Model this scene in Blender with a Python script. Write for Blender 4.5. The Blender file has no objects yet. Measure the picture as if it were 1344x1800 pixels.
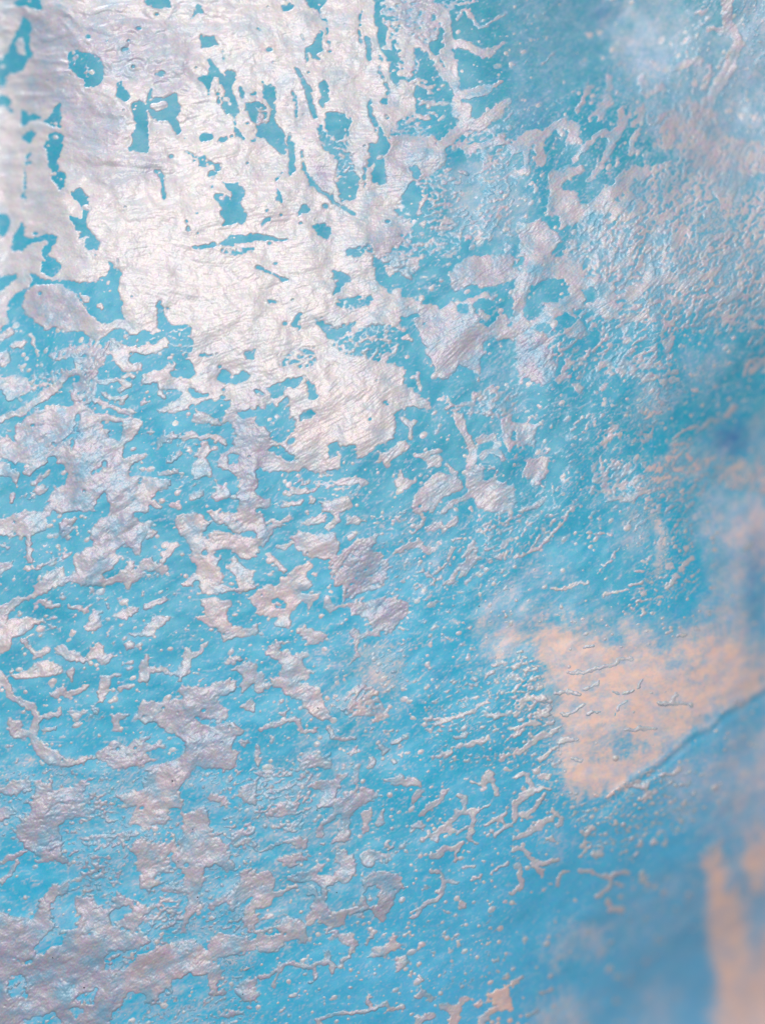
import bpy, math
import numpy as np

sc = bpy.context.scene
# ---------------------------------------------------------------- scale
# the photograph is 1344 x 1800; one of its pixels is 0.1 mm on the panel
U = 1e-4
W0, H0 = 1344, 1800
CAM_D = 0.80

# ---------------------------------------------------------------- camera
cam_d = bpy.data.cameras.new('camera')
cam = bpy.data.objects.new('camera', cam_d)
sc.collection.objects.link(cam)
sc.camera = cam
cam.location = (0, 0, CAM_D)
cam.rotation_euler = (0, 0, 0)
cam_d.sensor_fit = 'VERTICAL'
cam_d.sensor_height = 24
cam_d.sensor_width = 18
cam_d.lens = 24 * CAM_D / (H0 * U)
cam_d.clip_start = 0.02
cam_d.clip_end = 20
cam_d.dof.use_dof = True
cam_d.dof.focus_distance = CAM_D - 0.0006
cam_d.dof.aperture_fstop = cam_d.lens / 150.0      # wide open close-up lens
cam_d.dof.aperture_blades = 0

# ---------------------------------------------------------------- world and lamps
w = bpy.data.worlds.new('World')
sc.world = w
w.use_nodes = True
bg = w.node_tree.nodes['Background']
bg.inputs[0].default_value = (0.80, 0.88, 1.0, 1)
bg.inputs[1].default_value = 0.48


def lamp(name, loc, aim, power, color, long_side, short_side, along):
    """rectangular lamp at loc facing aim, its long side lying along the given direction"""
    from mathutils import Vector, Matrix
    d = bpy.data.lights.new(name, 'AREA')
    d.shape = 'RECTANGLE'
    d.size, d.size_y = long_side, short_side
    d.energy = power
    d.color = color
    o = bpy.data.objects.new(name, d)
    sc.collection.objects.link(o)
    zax = (Vector(loc) - Vector(aim)).normalized()
    xax = Vector(along); xax = (xax - zax * xax.dot(zax)).normalized()
    yax = zax.cross(xax)
    o.matrix_world = Matrix(((xax.x, yax.x, zax.x, loc[0]), (xax.y, yax.y, zax.y, loc[1]), (xax.z, yax.z, zax.z, loc[2]), (0, 0, 0, 1)))
    return o


# raking key from above the upper edge, slightly left: lights the upper rims of the film
lamp('key_lamp', (-0.20, 0.45, 0.38), (0.0, 0.01, 0), 3.2, (1.0, 0.96, 0.93), 0.20, 0.08, (1, 0.4, 0))
# softer lamp overhead whose reflection is the pearly sheen running down from the upper left
lamp('sheen_lamp', (-0.076, 0.070, 0.60), (-0.03, 0.04, 0), 2.3, (1.0, 0.93, 0.87), 0.14, 0.032, (0.78, -0.63, 0))

sc.view_settings.view_transform = 'Standard'
sc.view_settings.look = 'None'
sc.view_settings.exposure = 0
sc.view_settings.gamma = 1
sc.cycles.use_denoising = True
sc.cycles.max_bounces = 6

# ---------------------------------------------------------------- the survey of the film
# Drawn by eye, tile by tile.  Each tile is 450 panel units wide, in 0..1344 tile units.
#  P v : closed outline, v = +1 solid film .. 0 half-covered crumbs .. -1 bare blue
#  S v r : a strand of radius r          T k : outline where the film is thin (k = thickness)
#  H a w s : residue left on the blue (strength a, warmth w, softness s)
#  O w s : outline with ochre-pink film (warmth w, softness s)
TILES = {
(0, 0): """
P 1: -200 -200 1400 -200 1400 1400 -200 1400
T .45: 60 20 700 60 1000 160 1030 420 940 520 640 420 420 460 660 560 680 760 480 830 330 760 330 560 120 560 160 300
T .6: 360 800 900 780 900 960 600 1000 420 920
P -.9: 40 -40 210 -40 215 45 150 30 60 12
P -1: 105 75 150 125 160 270 120 330 60 370 15 440 -30 440 -30 350 40 270 60 190 95 140
S .8 22: 100 215 108 275
P -.9: -20 470 40 510 70 580 40 570 -20 520
P -1: 355 300 385 270 440 265 500 290 540 340 548 390 525 455 490 460 455 440 440 410 400 410 350 345
S .6 9: 462 320 455 400
S .5 8: 400 285 385 350
P -1: 615 430 640 410 665 470 695 500 690 535 655 535 625 510
P -1: 690 560 740 525 775 560 770 640 790 800 740 810 710 770 680 790 700 690 705 600
P -1: 770 510 790 450 800 510 880 510 920 485 940 560 930 640 950 710 920 700 885 650 830 640 790 600
S 1 20: 818 560 870 545
P -1: 215 625 270 590 325 545 320 610 310 670 270 665 250 640
P -1: 110 565 150 580 220 610 180 620 130 640 110 660 105 600
P -.9: 115 690 160 675 185 700 170 740 130 745 110 715
P -1: 260 690 330 700 320 760 300 840 305 880 350 920 345 970 320 995 280 960 285 900 255 850 230 770 265 740 250 715
S -.7 7: 150 790 130 870 120 960 130 1050
P -1: 375 1010 410 980 440 1020 465 1040 475 1100 450 1160 470 1200 520 1260 520 1310 470 1315 430 1300 440 1240 400 1260 430 1210 370 1165 360 1130 430 1150 440 1110 390 1060
P -1: -30 1120 30 1110 45 1150 20 1240 -30 1280
P -1: 60 1250 95 1200 110 1155 135 1180 130 1230 180 1250 260 1215 300 1240 300 1290 250 1340 210 1350 240 1270 140 1280 120 1310 60 1300 45 1290
P -.8: 835 355 860 380 845 405 820 380
P -1: 705 -30 890 -30 885 35 845 50 790 25
P -1: 1040 5 1068 75 1030 80 1000 95 1025 50
P -1: 1045 180 1080 195 1130 185 1145 245 1100 240 1055 255
P -1: 1080 315 1105 310 1120 345 1150 350 1190 410 1200 360 1240 380 1245 430 1215 480 1260 600 1225 620 1180 590 1160 540 1180 480 1150 400 1115 400 1115 450 1095 510 1080 455 1035 430 1035 400 1085 390 1095 345
S -.6 6: 1175 260 1185 340
S -.6 6: 1140 430 1145 560
P -1: 1265 450 1285 470 1280 520 1260 510
P -1: 1290 540 1360 520 1360 680 1310 600
P -.9: 1325 480 1360 480 1360 500 1325 495
P -1: 1060 690 1110 695 1115 730 1080 745 1040 735
P -1: 1145 725 1190 705 1200 735 1150 740
P -1: 1230 680 1265 705 1295 740 1280 755 1240 725
S -.8 7: 1225 625 1235 690
P -.9: 1315 715 1360 720 1360 740 1325 740
P -.7: 1040 820 1080 820 1110 850 1170 880 1130 910 1115 860 1080 880 1045 880
S -.6 7: 980 790 1040 820
S -.6 6: 1130 910 1110 980
P -1: 800 890 835 890 865 930 875 1050 855 1050 850 980 830 920
P -1: 1180 950 1240 960 1280 1010 1265 1065 1300 1110 1285 1160 1230 1170 1175 1210 1180 1170 1150 1140 1160 1090 1120 1040 1150 1010 1190 1030 1210 1060 1215 1010
P -1: 1010 1300 1150 1265 1220 1240 1360 1225 1360 1265 1240 1285 1150 1285 1060 1310 1015 1315
P -.8: 1020 1110 1055 1075 1035 1120
S -.7 6: 985 1150 1000 1190 990 1220
P -.2: 1160 1310 1330 1300 1330 1340 1180 1344
""",
(450, 0): """
P .1: 600 -100 1400 -100 1400 1400 640 1400
P -.8: 1000 60 1400 -60 1400 560 1280 540 1060 700 960 800 900 700 880 300
P 1: -20 -60 610 -60 640 60 660 200 720 400 830 440 830 580 700 680 690 740 960 700 940 900 810 960 780 1000 720 1100 830 1180 640 1360 -20 1360
H .5 .2 50: 1000 860 1400 860 1400 1300 1000 1200
T .45: 680 680 920 680 950 780 930 900 800 960 690 960 660 840
T .5: 560 1230 830 1180 820 1344 600 1344
P -1: 130 20 180 5 190 40 160 60 135 60
P -1: 250 -30 360 -30 350 40 330 60 290 45 270 15
S -.4 8: 330 60 375 120 385 200 390 280
P -1: 330 150 350 180 345 240 355 265 325 280 345 330 290 290 265 250 300 225 320 180
S -.8 6: 265 260 255 330
S -.8 6: 240 190 255 240
P -1: 200 335 230 370 245 410 290 490 310 570 330 610 310 660 295 600 275 530 250 460 215 380
P -1: 315 460 350 415 375 450 395 530 370 560 380 590 340 530
P -1: 385 600 430 585 465 590 475 640 455 720 420 735 380 690 365 630
P -1: 485 590 495 640 490 710 478 735 475 680
P -.35: 335 630 370 690 400 730 430 800 440 860 400 830 350 780 325 720
P -1: 40 420 60 440 95 470 105 640 115 690 150 700 160 790 130 810 90 760 60 720 -20 690 -20 500 30 500
S 1 10: 30 350 20 480 60 560 65 640
P .4: -20 540 40 560 50 660 -20 660
T .2: -20 540 40 560 50 660 -20 660
P -1: 180 685 195 760 200 830 210 900 185 920 175 860 165 780
S -.9 6: 205 470 215 540 205 620
T .15: 280 800 330 850 400 890 390 1030 330 1010 290 960 280 880
S -1 9: 240 800 255 880 290 980 400 1040 440 1080 520 1140
P -.7: 430 960 510 910 550 940 520 1040 450 1060 440 1010
P .0: 410 740 480 740 510 860 520 920 430 960 410 900 440 840
P -1: 580 470 610 540 640 640 635 710 615 650 600 560
P -1: 650 640 680 720 700 770 670 830 675 960 620 965 610 900 630 840 600 830 620 760 650 740
P -1: 590 770 625 750 620 820 590 880 580 830
S -.8 7: 585 880 580 990
P -1: 640 530 665 510 695 525 690 560 655 560
P -1: 665 590 690 610 680 630 665 615
P -1: 580 200 600 190 600 250 585 330 572 290
S -.7 7: 545 60 550 180 560 230
P -1: 690 440 710 520 685 500
S -.9 6: 635 270 645 340 640 390
S -.9 6: 655 380 670 430 690 460
S -.9 6: 720 400 740 470
P -1: 605 -30 640 20 660 130 700 180 740 240 740 310 720 330 745 380 780 360 780 420 730 440 705 410 690 340 660 250 635 170 620 80
P 1: 690 110 725 240 720 300 700 230 685 150
P .45: 680 -40 900 -40 980 40 960 200 880 230 800 190 740 120 690 60
T .3: 680 -40 980 -40 960 200 880 230 740 120
P 1: 755 130 800 200 840 210 880 250 910 250 940 290 1000 380 1000 430 950 380 900 280 850 250 820 240 800 220 825 290 835 340 825 390 770 370 755 280
P -.55: 840 270 900 280 930 340 980 410 1000 520 1040 520 1050 560 1030 620 980 700 950 730 930 680 860 620 830 580 840 540 820 480 830 440 900 450 920 390 900 330 850 310
S .8 8: 840 440 900 465 920 450
S .9 9: 860 550 960 540 1030 545
S .9 7: 830 590 870 605 915 605
S 1 22: 985 60 1000 150 1010 230 990 300
S 1 34: 995 270 1030 380 1050 430
S 1 26: 1040 420 1065 520 1060 610
S 1 24: 1030 235 1110 240 1190 280 1230 275
S 1 11: 1230 275 1270 250 1295 225
S .9 8: 1040 100 1100 60 1180 140 1230 120 1300 80
S 1 26: 1060 505 1140 480 1200 475
S 1 14: 1200 470 1245 460 1278 430
S 1 18: 1110 550 1100 640
S 1 26: 1080 660 1180 640 1260 600
S 1 20: 1250 590 1300 540 1360 510
S 1 26: 1100 650 1030 700 970 770 980 850
S .9 16: 1060 765 1130 790 1210 765 1260 735 1340 760
S .9 15: 1200 770 1205 850 1170 890 1130 912
S .6 9: 960 280 940 330 
P -.9: 1020 790 1060 770 1100 830 1170 830 1180 880 1100 930 1080 960 1040 900
P -.6: 1080 970 1160 960 1180 1060 1120 1120 1080 1060
P -.8: 800 880 850 870 860 920 820 940
P -.9: 780 1010 810 960 900 1010 930 970 900 1100 840 1160 770 1060
P -1: 715 1095 770 1100 790 1140 760 1140
S .8 10: 900 1020 870 1080 855 1120
P -.5: 835 1170 900 1180 930 1230 880 1290 830 1240
P -.2: 470 1310 600 1290 640 1344 470 1344
P -.8: 1080 1280 1130 1260 1200 1290 1260 1210 1300 1230 1290 1290 1230 1344 1090 1344
P -1: 280 1180 400 1180 390 1220 380 1250 330 1230
P -1: -20 1225 100 1240 120 1250 230 1235 130 1265 -20 1270
P -1: 210 1115 260 1085 290 1075 280 1110 225 1130
P -.9: 340 1070 375 1070 375 1110 350 1110
P -1: 110 985 130 990 125 1050 140 1070 110 1070
S -.9 8: 30 1180 70 1150
S -.8 8: 60 1090 68 1110
S -.9 6: 100 940 150 900
S .9 10: 1070 905 1110 908
S .9 9: 975 1170 1035 1162
S .9 9: 975 1205 1025 1195
S .9 9: 1150 1262 1230 1255
""",
(894, 0): """
H .45 .1 60: 560 200 1400 0 1400 760 700 640 500 400
H .35 0 50: -40 -40 480 -40 480 300 300 560 -40 560
P -.3: -20 -60 1500 -60 1500 1400 -20 1400
P -.9: -20 -60 480 -60 480 200 560 260 530 370 440 430 420 520 350 580 340 520 180 530 100 560 -20 560
P -.95: 420 60 480 20 560 60 600 10 880 -30 940 120 870 180 780 260 700 300 600 270 520 200
H .55 .15 50: 440 60 500 70 580 60 610 -40 880 -40 940 120 860 180 780 240 690 300 600 260 500 180
H .5 .1 60: 540 240 820 200 860 420 640 420
H .5 .1 60: -40 560 200 540 120 660 -40 660
S .7 6: 110 360 200 320 280 240 370 190
S .5 5: -10 370 100 310
S .5 5: -10 230 100 220 170 180
S .6 5: 230 560 330 490 420 430
S .9 10: 350 575 365 550 400 505 440 440
S .6 8: -10 75 60 60
P -.15: 540 280 900 280 1000 0 1344 0 1344 720 1100 600 700 640 420 640
H .4 .1 40: 1180 0 1400 0 1400 720 1100 650 1200 400
S 1 26: 1140 -20 1150 140
S 1 30: 1150 140 1195 200 1170 350 1110 430 1060 520
S .8 14: 1060 150 1110 150
S .7 14: 1060 340 1050 400 1020 460
P -.8: 1030 80 1110 70 1135 120 1060 145
P -.8: 1030 180 1150 170 1155 240 1110 300 1020 260
S .9 20: 830 360 920 330 1000 320
S .8 18: 700 410 720 480 800 460
H .7 .18 30: 700 520 740 620 800 600 920 530 1060 520 1100 580 1120 680 1250 740 1400 730 1400 880 1250 940 1180 1050 1120 1190 1110 1060 1050 960 1000 940 980 870 880 840 900 770 830 790 760 770 740 750 790 730 790 660 700 640 680 580
P .5: 700 520 740 620 800 600 920 530 1060 520 1100 580 1120 680 1250 740 1400 730 1400 880 1250 940 1180 1050 1120 1190 1110 1060 1050 960 1000 940 980 870 880 840 900 770 830 790 760 770 740 750 790 730 790 660 700 640 680 580
T .7: 900 540 1100 540 1100 720 1300 760 1400 740 1400 880 1100 1000
P -.9: 760 840 830 790 890 765 870 810 800 860
H .35 .15 60: 500 980 700 860 1060 960 1400 900 1400 1400 300 1400
P .3: 500 980 700 860 900 840 1060 960 1120 1180 1200 1060 1400 900 1400 1400 240 1400 400 1150
S 1 14: 525 400 520 500 480 620
S 1 20: 600 580 590 650 550 720 480 690
S 1 13: 540 720 525 820 460 880 420 940
S 1 35: -20 800 60 750 150 710
S 1 20: 150 700 170 860
S .9 18: 100 760 90 900 -20 920
S 1 22: 200 700 280 640 340 670 330 740
S 1 12: 340 840 420 750 470 700
S .9 14: 650 650 690 640
S .9 14: 690 690 640 800
P -.9: 370 660 480 640 510 670 430 730 370 700
P 1: 230 900 370 870 390 890 300 950 270 990 350 1010 380 1080 430 1060 480 1010 560 950 640 870 700 870 760 900 690 940 600 1000 520 1060 430 1130 330 1180 250 1130 180 1140 200 1060 210 960
S 1 18: 180 1100 150 1170 60 1190
P .8: 60 1190 180 1160 260 1220 280 1270 200 1360 60 1360 50 1260
S 1 22: 265 1190 300 1110 330 1080
P -.9: 80 1080 190 1090 200 1130 110 1160
P -.9: 190 1160 260 1160 260 1220 200 1200
P -.9: 270 980 350 930 420 890 400 960 330 1000
P -.8: -20 1000 60 1000 80 1090 -20 1150
O .06 60: 700 500 1100 520 1400 740 1400 900 1050 1000 420 1200 200 1200 230 900 640 860
S 1 16: 640 1140 700 1070
S 1 16: 560 1110 640 1030
S 1 16: 780 1160 830 1130
S 1 16: 860 1290 920 1210
""",
(0, 450): """
P -.6: -20 -10 1400 -10 1400 1400 -20 1400
P 1: -20 -20 620 -20 640 80 620 200 640 290 660 330 560 350 600 390 700 400 830 390 820 270 850 240 870 300 900 360 1000 350 1010 450 990 560 1060 520 1400 510 1400 -20 620 -20 620 90 560 110 490 140 260 130 180 90 -20 180
P -1: 205 20 290 -10 330 60 270 115 220 80
P -.9: -20 100 70 90 80 130 -20 180
P -1: 345 150 490 140 560 115 588 60 575 25 605 30 615 90 625 200 632 290 655 325 560 345 500 310 460 240 390 190
S 1 14: 445 210 465 235
S .9 12: 520 262 545 265
S .6 10: 530 180 560 195
S 1 30: 0 230 40 200 80 150 140 135
S 1 22: 20 250 25 330 -10 380
P 1: 135 180 230 150 330 160 430 220 480 320 560 350 660 340 560 420 480 450 420 400 300 380 240 400 200 330 130 310 120 250
T .5: 135 180 230 150 330 160 430 220 480 320 420 400 300 380 240 400 200 330 130 310
S 1 16: -20 440 30 420 60 395
S .9 15: 60 465 125 465
S .8 8: 150 410 180 460 190 520
S 1 35: -20 540 30 540
P .45: 420 470 560 430 600 420 590 500 520 600 510 720 480 780 380 780 360 720 400 620 380 540 260 540 230 520 340 480
T .55: 200 440 600 420 520 720 380 780 260 540
P -.9: 505 465 585 425 575 450 520 475
P -.9: 260 440 330 400 350 470 290 480
P 1: -20 630 80 620 160 660 140 720 60 760 20 720 -20 690
P .15: 150 640 240 600 360 600 340 680 200 740 150 740
S 1 18: -20 860 150 800 260 720
S 1 14: 260 720 320 660 400 600
P 1: 170 820 260 780 330 800 400 770 480 800 540 840 640 840 690 850 760 860 700 970 660 1000 640 1060 700 1050 770 1040 760 1080 690 1090 680 1150 800 1155 930 1180 850 1230 790 1270 780 1400 200 1400 290 1220 350 1190 350 1110 290 1100 290 1050 90 1100 -20 1020 30 980 80 980 70 880
T .4: 90 900 400 800 640 960 660 1344 200 1400 350 1190 350 1110 290 1050 90 1100
S -.5 9: 410 820 400 920 380 1010
S -.4 8: 280 980 360 960 420 930
P -1: 510 1290 545 1240 570 1290 575 1360 500 1360
P -.9: 535 1090 555 1070 570 1100 545 1110
S -.6 10: 480 1140 530 1120
P -.6: 530 870 640 870 640 960 570 960
P -.9: 690 1000 760 980 780 1010 720 1040
P -.9: 720 1200 750 1185 740 1205
P 1: -20 1060 60 1100 110 1140 120 1190 90 1210 50 1170 -20 1150
P -.8: 120 1140 350 1110 350 1190 280 1230 200 1360 -20 1360 -20 1200 90 1210
S 1 22: 150 1130 230 1080
S 1 10: 170 1195 260 1140
S .9 16: 60 1250 70 1280
P -.1: 90 1270 180 1220 190 1290 120 1300
S 1 18: 190 1225 240 1215
P 1: 600 430 640 470 680 490 690 560 760 570 750 600 650 610 610 560 590 530
S 1 24: 640 485 740 500 830 480 885 460
S 1 10: 650 640 700 632
S 1 12: 530 660 620 655 675 685 620 712
S .9 11: 540 720 590 745 660 745
S 1 14: 500 760 560 780 640 810 690 820
S .8 11: 760 780 730 795
P 1: 740 660 760 630 830 600 880 560 940 540 900 600 900 640 960 630 1000 650 1040 620 1080 640 1160 640 1180 690 1150 760 1080 760 1000 790 960 810 860 830 830 810 930 760 970 720 930 720 840 700 830 660 760 680
P .9: 1000 540 1400 490 1400 770 1280 740 1180 770 1180 690 1040 620
P -1: 975 700 1030 695 1100 730 1040 735
P -.4: 640 400 850 410 830 470 700 470
P -.25: 860 390 1000 360 990 560 900 560
S .9 12: 840 720 870 745
P -1: 1130 660 1160 600 1220 620 1290 610 1310 640 1260 670 1180 680
P -.6: 1290 510 1360 480 1360 540 1300 540
P 1: 1010 850 1040 800 1090 840 1150 850 1180 900 1100 880 1050 880
P .9: 1210 760 1280 740 1400 760 1400 1400 1240 1400 1240 1230 1290 1180 1200 1140 1150 1110 1150 1040 1210 1000 1240 950 1210 880 1170 870
T .25: 1210 760 1400 760 1400 1400 1240 1400 1240 1230 1290 1180 1150 1110 1150 1040 1240 950
P -.8: 1240 810 1330 800 1340 840 1260 840
P -.6: 1190 1050 1250 1040 1250 1080 1200 1090
P 1: 1060 990 1090 980 1110 1010 1080 1060 1120 1100 1110 1140 1030 1160 1010 1110 1030 1060 1010 1045
P 1: 1110 1150 1140 1190 1200 1230 1220 1270 1130 1290 1100 1260 1130 1210
S 1 14: 1050 960 1110 950 1180 980
P -.2: 860 900 1000 920 1060 980 980 1040 880 1080
S 1 14: 840 1000 860 970 920 940
S 1 14: 970 950 1020 935
S 1 12: 890 1080 940 1050
S 1 8: 770 915 815 905
P -.25: 900 1120 1080 1180 1060 1280 900 1240
S 1 12: 830 1140 930 1130
S 1 10: 880 1300 950 1310
S 1 14: 1010 1270 1060 1250
S 1 14: 800 1290 840 1320
P 0: -20 900 60 900 50 960 -20 980
S .9 12: -20 990 60 975
""",
(450, 450): """
P -.6: -10 -10 1400 -10 1400 1400 -10 1400
P 1: -20 -20 620 -20 620 60 650 130 700 200 760 230 820 240 830 290 770 330 750 440 690 560 780 580 780 660 830 710 900 760 920 810 840 800 760 790 730 850 720 970 640 1000 560 1060 540 1080 520 1000 440 1000 430 1040 450 1120 400 1130 330 1150 240 1100 200 1050 130 1010 110 990 200 930 190 870 80 760 60 690 -20 700
P -1: -20 30 60 80 190 130 130 130 70 95 -20 65
P -.8: 35 225 90 225 150 250 110 255
P -1: 380 70 450 100 500 125 450 165 430 230 400 200 430 140
P -1: 195 350 240 290 230 395
P -.25: 400 240 560 200 620 230 560 280 430 270
P -.5: 280 310 350 350 420 380 530 340 460 430 400 440 350 390
P .0: 380 450 600 360 760 350 750 440 660 560 560 540 480 540
P .2: 110 520 300 470 330 560 290 590 130 600
P .8: -20 690 60 700 80 760 60 805 -20 805
P .8: -20 890 60 900 70 960 120 1000 60 1015 -20 1015
T .35: -60 690 60 700 70 960 60 1015 -60 1015
P -1: 60 690 170 650 220 640 250 640 220 690 160 690 130 740 70 750
P -1: 250 620 290 680 340 740 300 750 270 700
P -1: 210 830 300 810 310 840 260 860 220 860
P -.4: 90 790 170 740 180 820 200 870 190 930 100 980 70 960 80 880
P -.9: -20 720 30 710 20 740 -20 760
P -.9: -20 810 50 830 40 880 -20 890
P -.9: 100 1060 150 1090 140 1130 100 1130
P -.8: 380 990 430 980 430 1050 390 1080
S -.6 8: 670 770 700 780
P .8: 730 230 830 230 960 280 1060 230 1130 230 1180 180 1260 210 1270 290 1360 340 1360 390 1200 400 1180 390 1100 350 1000 330 900 350 830 300
P .95: 830 310 900 350 1000 330 1100 350 1180 390 1360 390 1360 460 1220 460 1170 560 1180 680 1150 610 1070 580 1040 620 980 650 930 580 870 440
T .45: 830 320 1000 330 1180 390 1220 440 1170 560 1150 610 1070 580 980 650 900 520
H .4 0 50: 1180 560 1360 480 1360 900 1180 800
P .25: 980 720 1040 770 1110 740 1180 690 1260 690 1360 720 1360 860 1270 860 1100 830 1030 860 980 800
P -.4: 1210 430 1360 440 1360 640 1240 660 1180 620
P -.55: 630 80 690 50 850 80 880 20 1010 50 1010 130 1030 190 1000 230 960 270 870 230 800 210 720 200 660 140
P .5: 620 -20 880 -20 850 70 810 120 740 80 700 110 660 40
P .95: 1010 100 1060 40 1140 -20 1400 -20 1400 100 1260 150 1180 170 1130 150 1030 190
T .5: 1010 100 1060 40 1140 -20 1400 -20 1400 100 1180 170
P -.9: 1060 170 1150 150 1150 210 1080 215
P -.8: 1150 250 1200 210 1260 250 1270 340 1230 375 1180 350
S .9 12: 1180 300 1220 330
P -1: 1060 250 1110 250 1110 300 1070 300
P -.9: 1290 210 1330 210 1320 235
P -.9: 1310 330 1360 330 1360 370 1310 370
P -1: 770 320 820 310 840 400 900 540 960 690 970 790 930 800 900 740 860 640 830 560 820 490 760 470 770 410
P -.9: 780 590 840 600 850 690 790 690
S .9 12: 780 430 820 440
S 1 12: 845 620 860 690
P -.75: 1010 660 1070 590 1160 640 1165 680 1100 690 1100 730 1040 760 1000 720
P -.8: 720 840 760 800 860 800 900 860 900 920 870 970 800 960 770 840
S 1 16: 775 840 800 890 830 870
S 1 14: 810 880 810 960
P .9: 640 1050 700 1020 780 970 800 1010 720 1060 690 1110
S 1 12: 830 1040 900 1035 960 1030 1015 1005
P .9: 870 1050 990 1060 960 1110 900 1110
P -.9: 970 820 1030 860 1050 990 1090 1060 1100 1160 1050 1120 1000 1050 930 960 940 860
P -.2: 920 860 990 850 1000 950 940 960
S 1 24: 1060 850 1090 920 1130 1000 1120 1100
P .9: 1180 1100 1260 1110 1270 1180 1360 1220 1360 1360 1200 1360 1120 1260 1095 1200 1110 1110
P -.7: 1190 1120 1250 1120 1260 1160 1200 1190
P .8: 1270 860 1360 840 1360 1060 1300 1000
P -.75: 1110 870 1250 860 1270 990 1150 990
S 1 18: 1170 960 1240 950
S .9 16: 1180 1060 1240 1020 1290 1060
S .9 12: 1040 1150 1010 1100
P 1: 720 1180 770 1115 780 1170 850 1165 800 1230 750 1200
P .9: 810 1320 860 1230 880 1180 950 1130 1060 1170 1090 1220 980 1260 920 1360 820 1360
S 1 12: 980 1344 1080 1280 1130 1250
P 1: -20 1010 60 1010 120 1060 230 1080 250 1120 170 1140 60 1120 -20 1090
P .9: 170 1210 240 1215 330 1195 280 1240 220 1260
P .9: 350 1290 480 1260 510 1310 440 1360 350 1360
P .9: -20 1250 70 1270 60 1320 -20 1320
S .9 16: 280 1290 295 1285
P .0: 180 1150 400 1140 580 1180 560 1260 440 1230 300 1250
S 1 12: 420 1190 520 1170 570 1200
S 1 12: 130 1320 230 1290
O .35 60: 250 640 560 640 700 760 620 1000 380 1140 220 1060
""",
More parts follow.
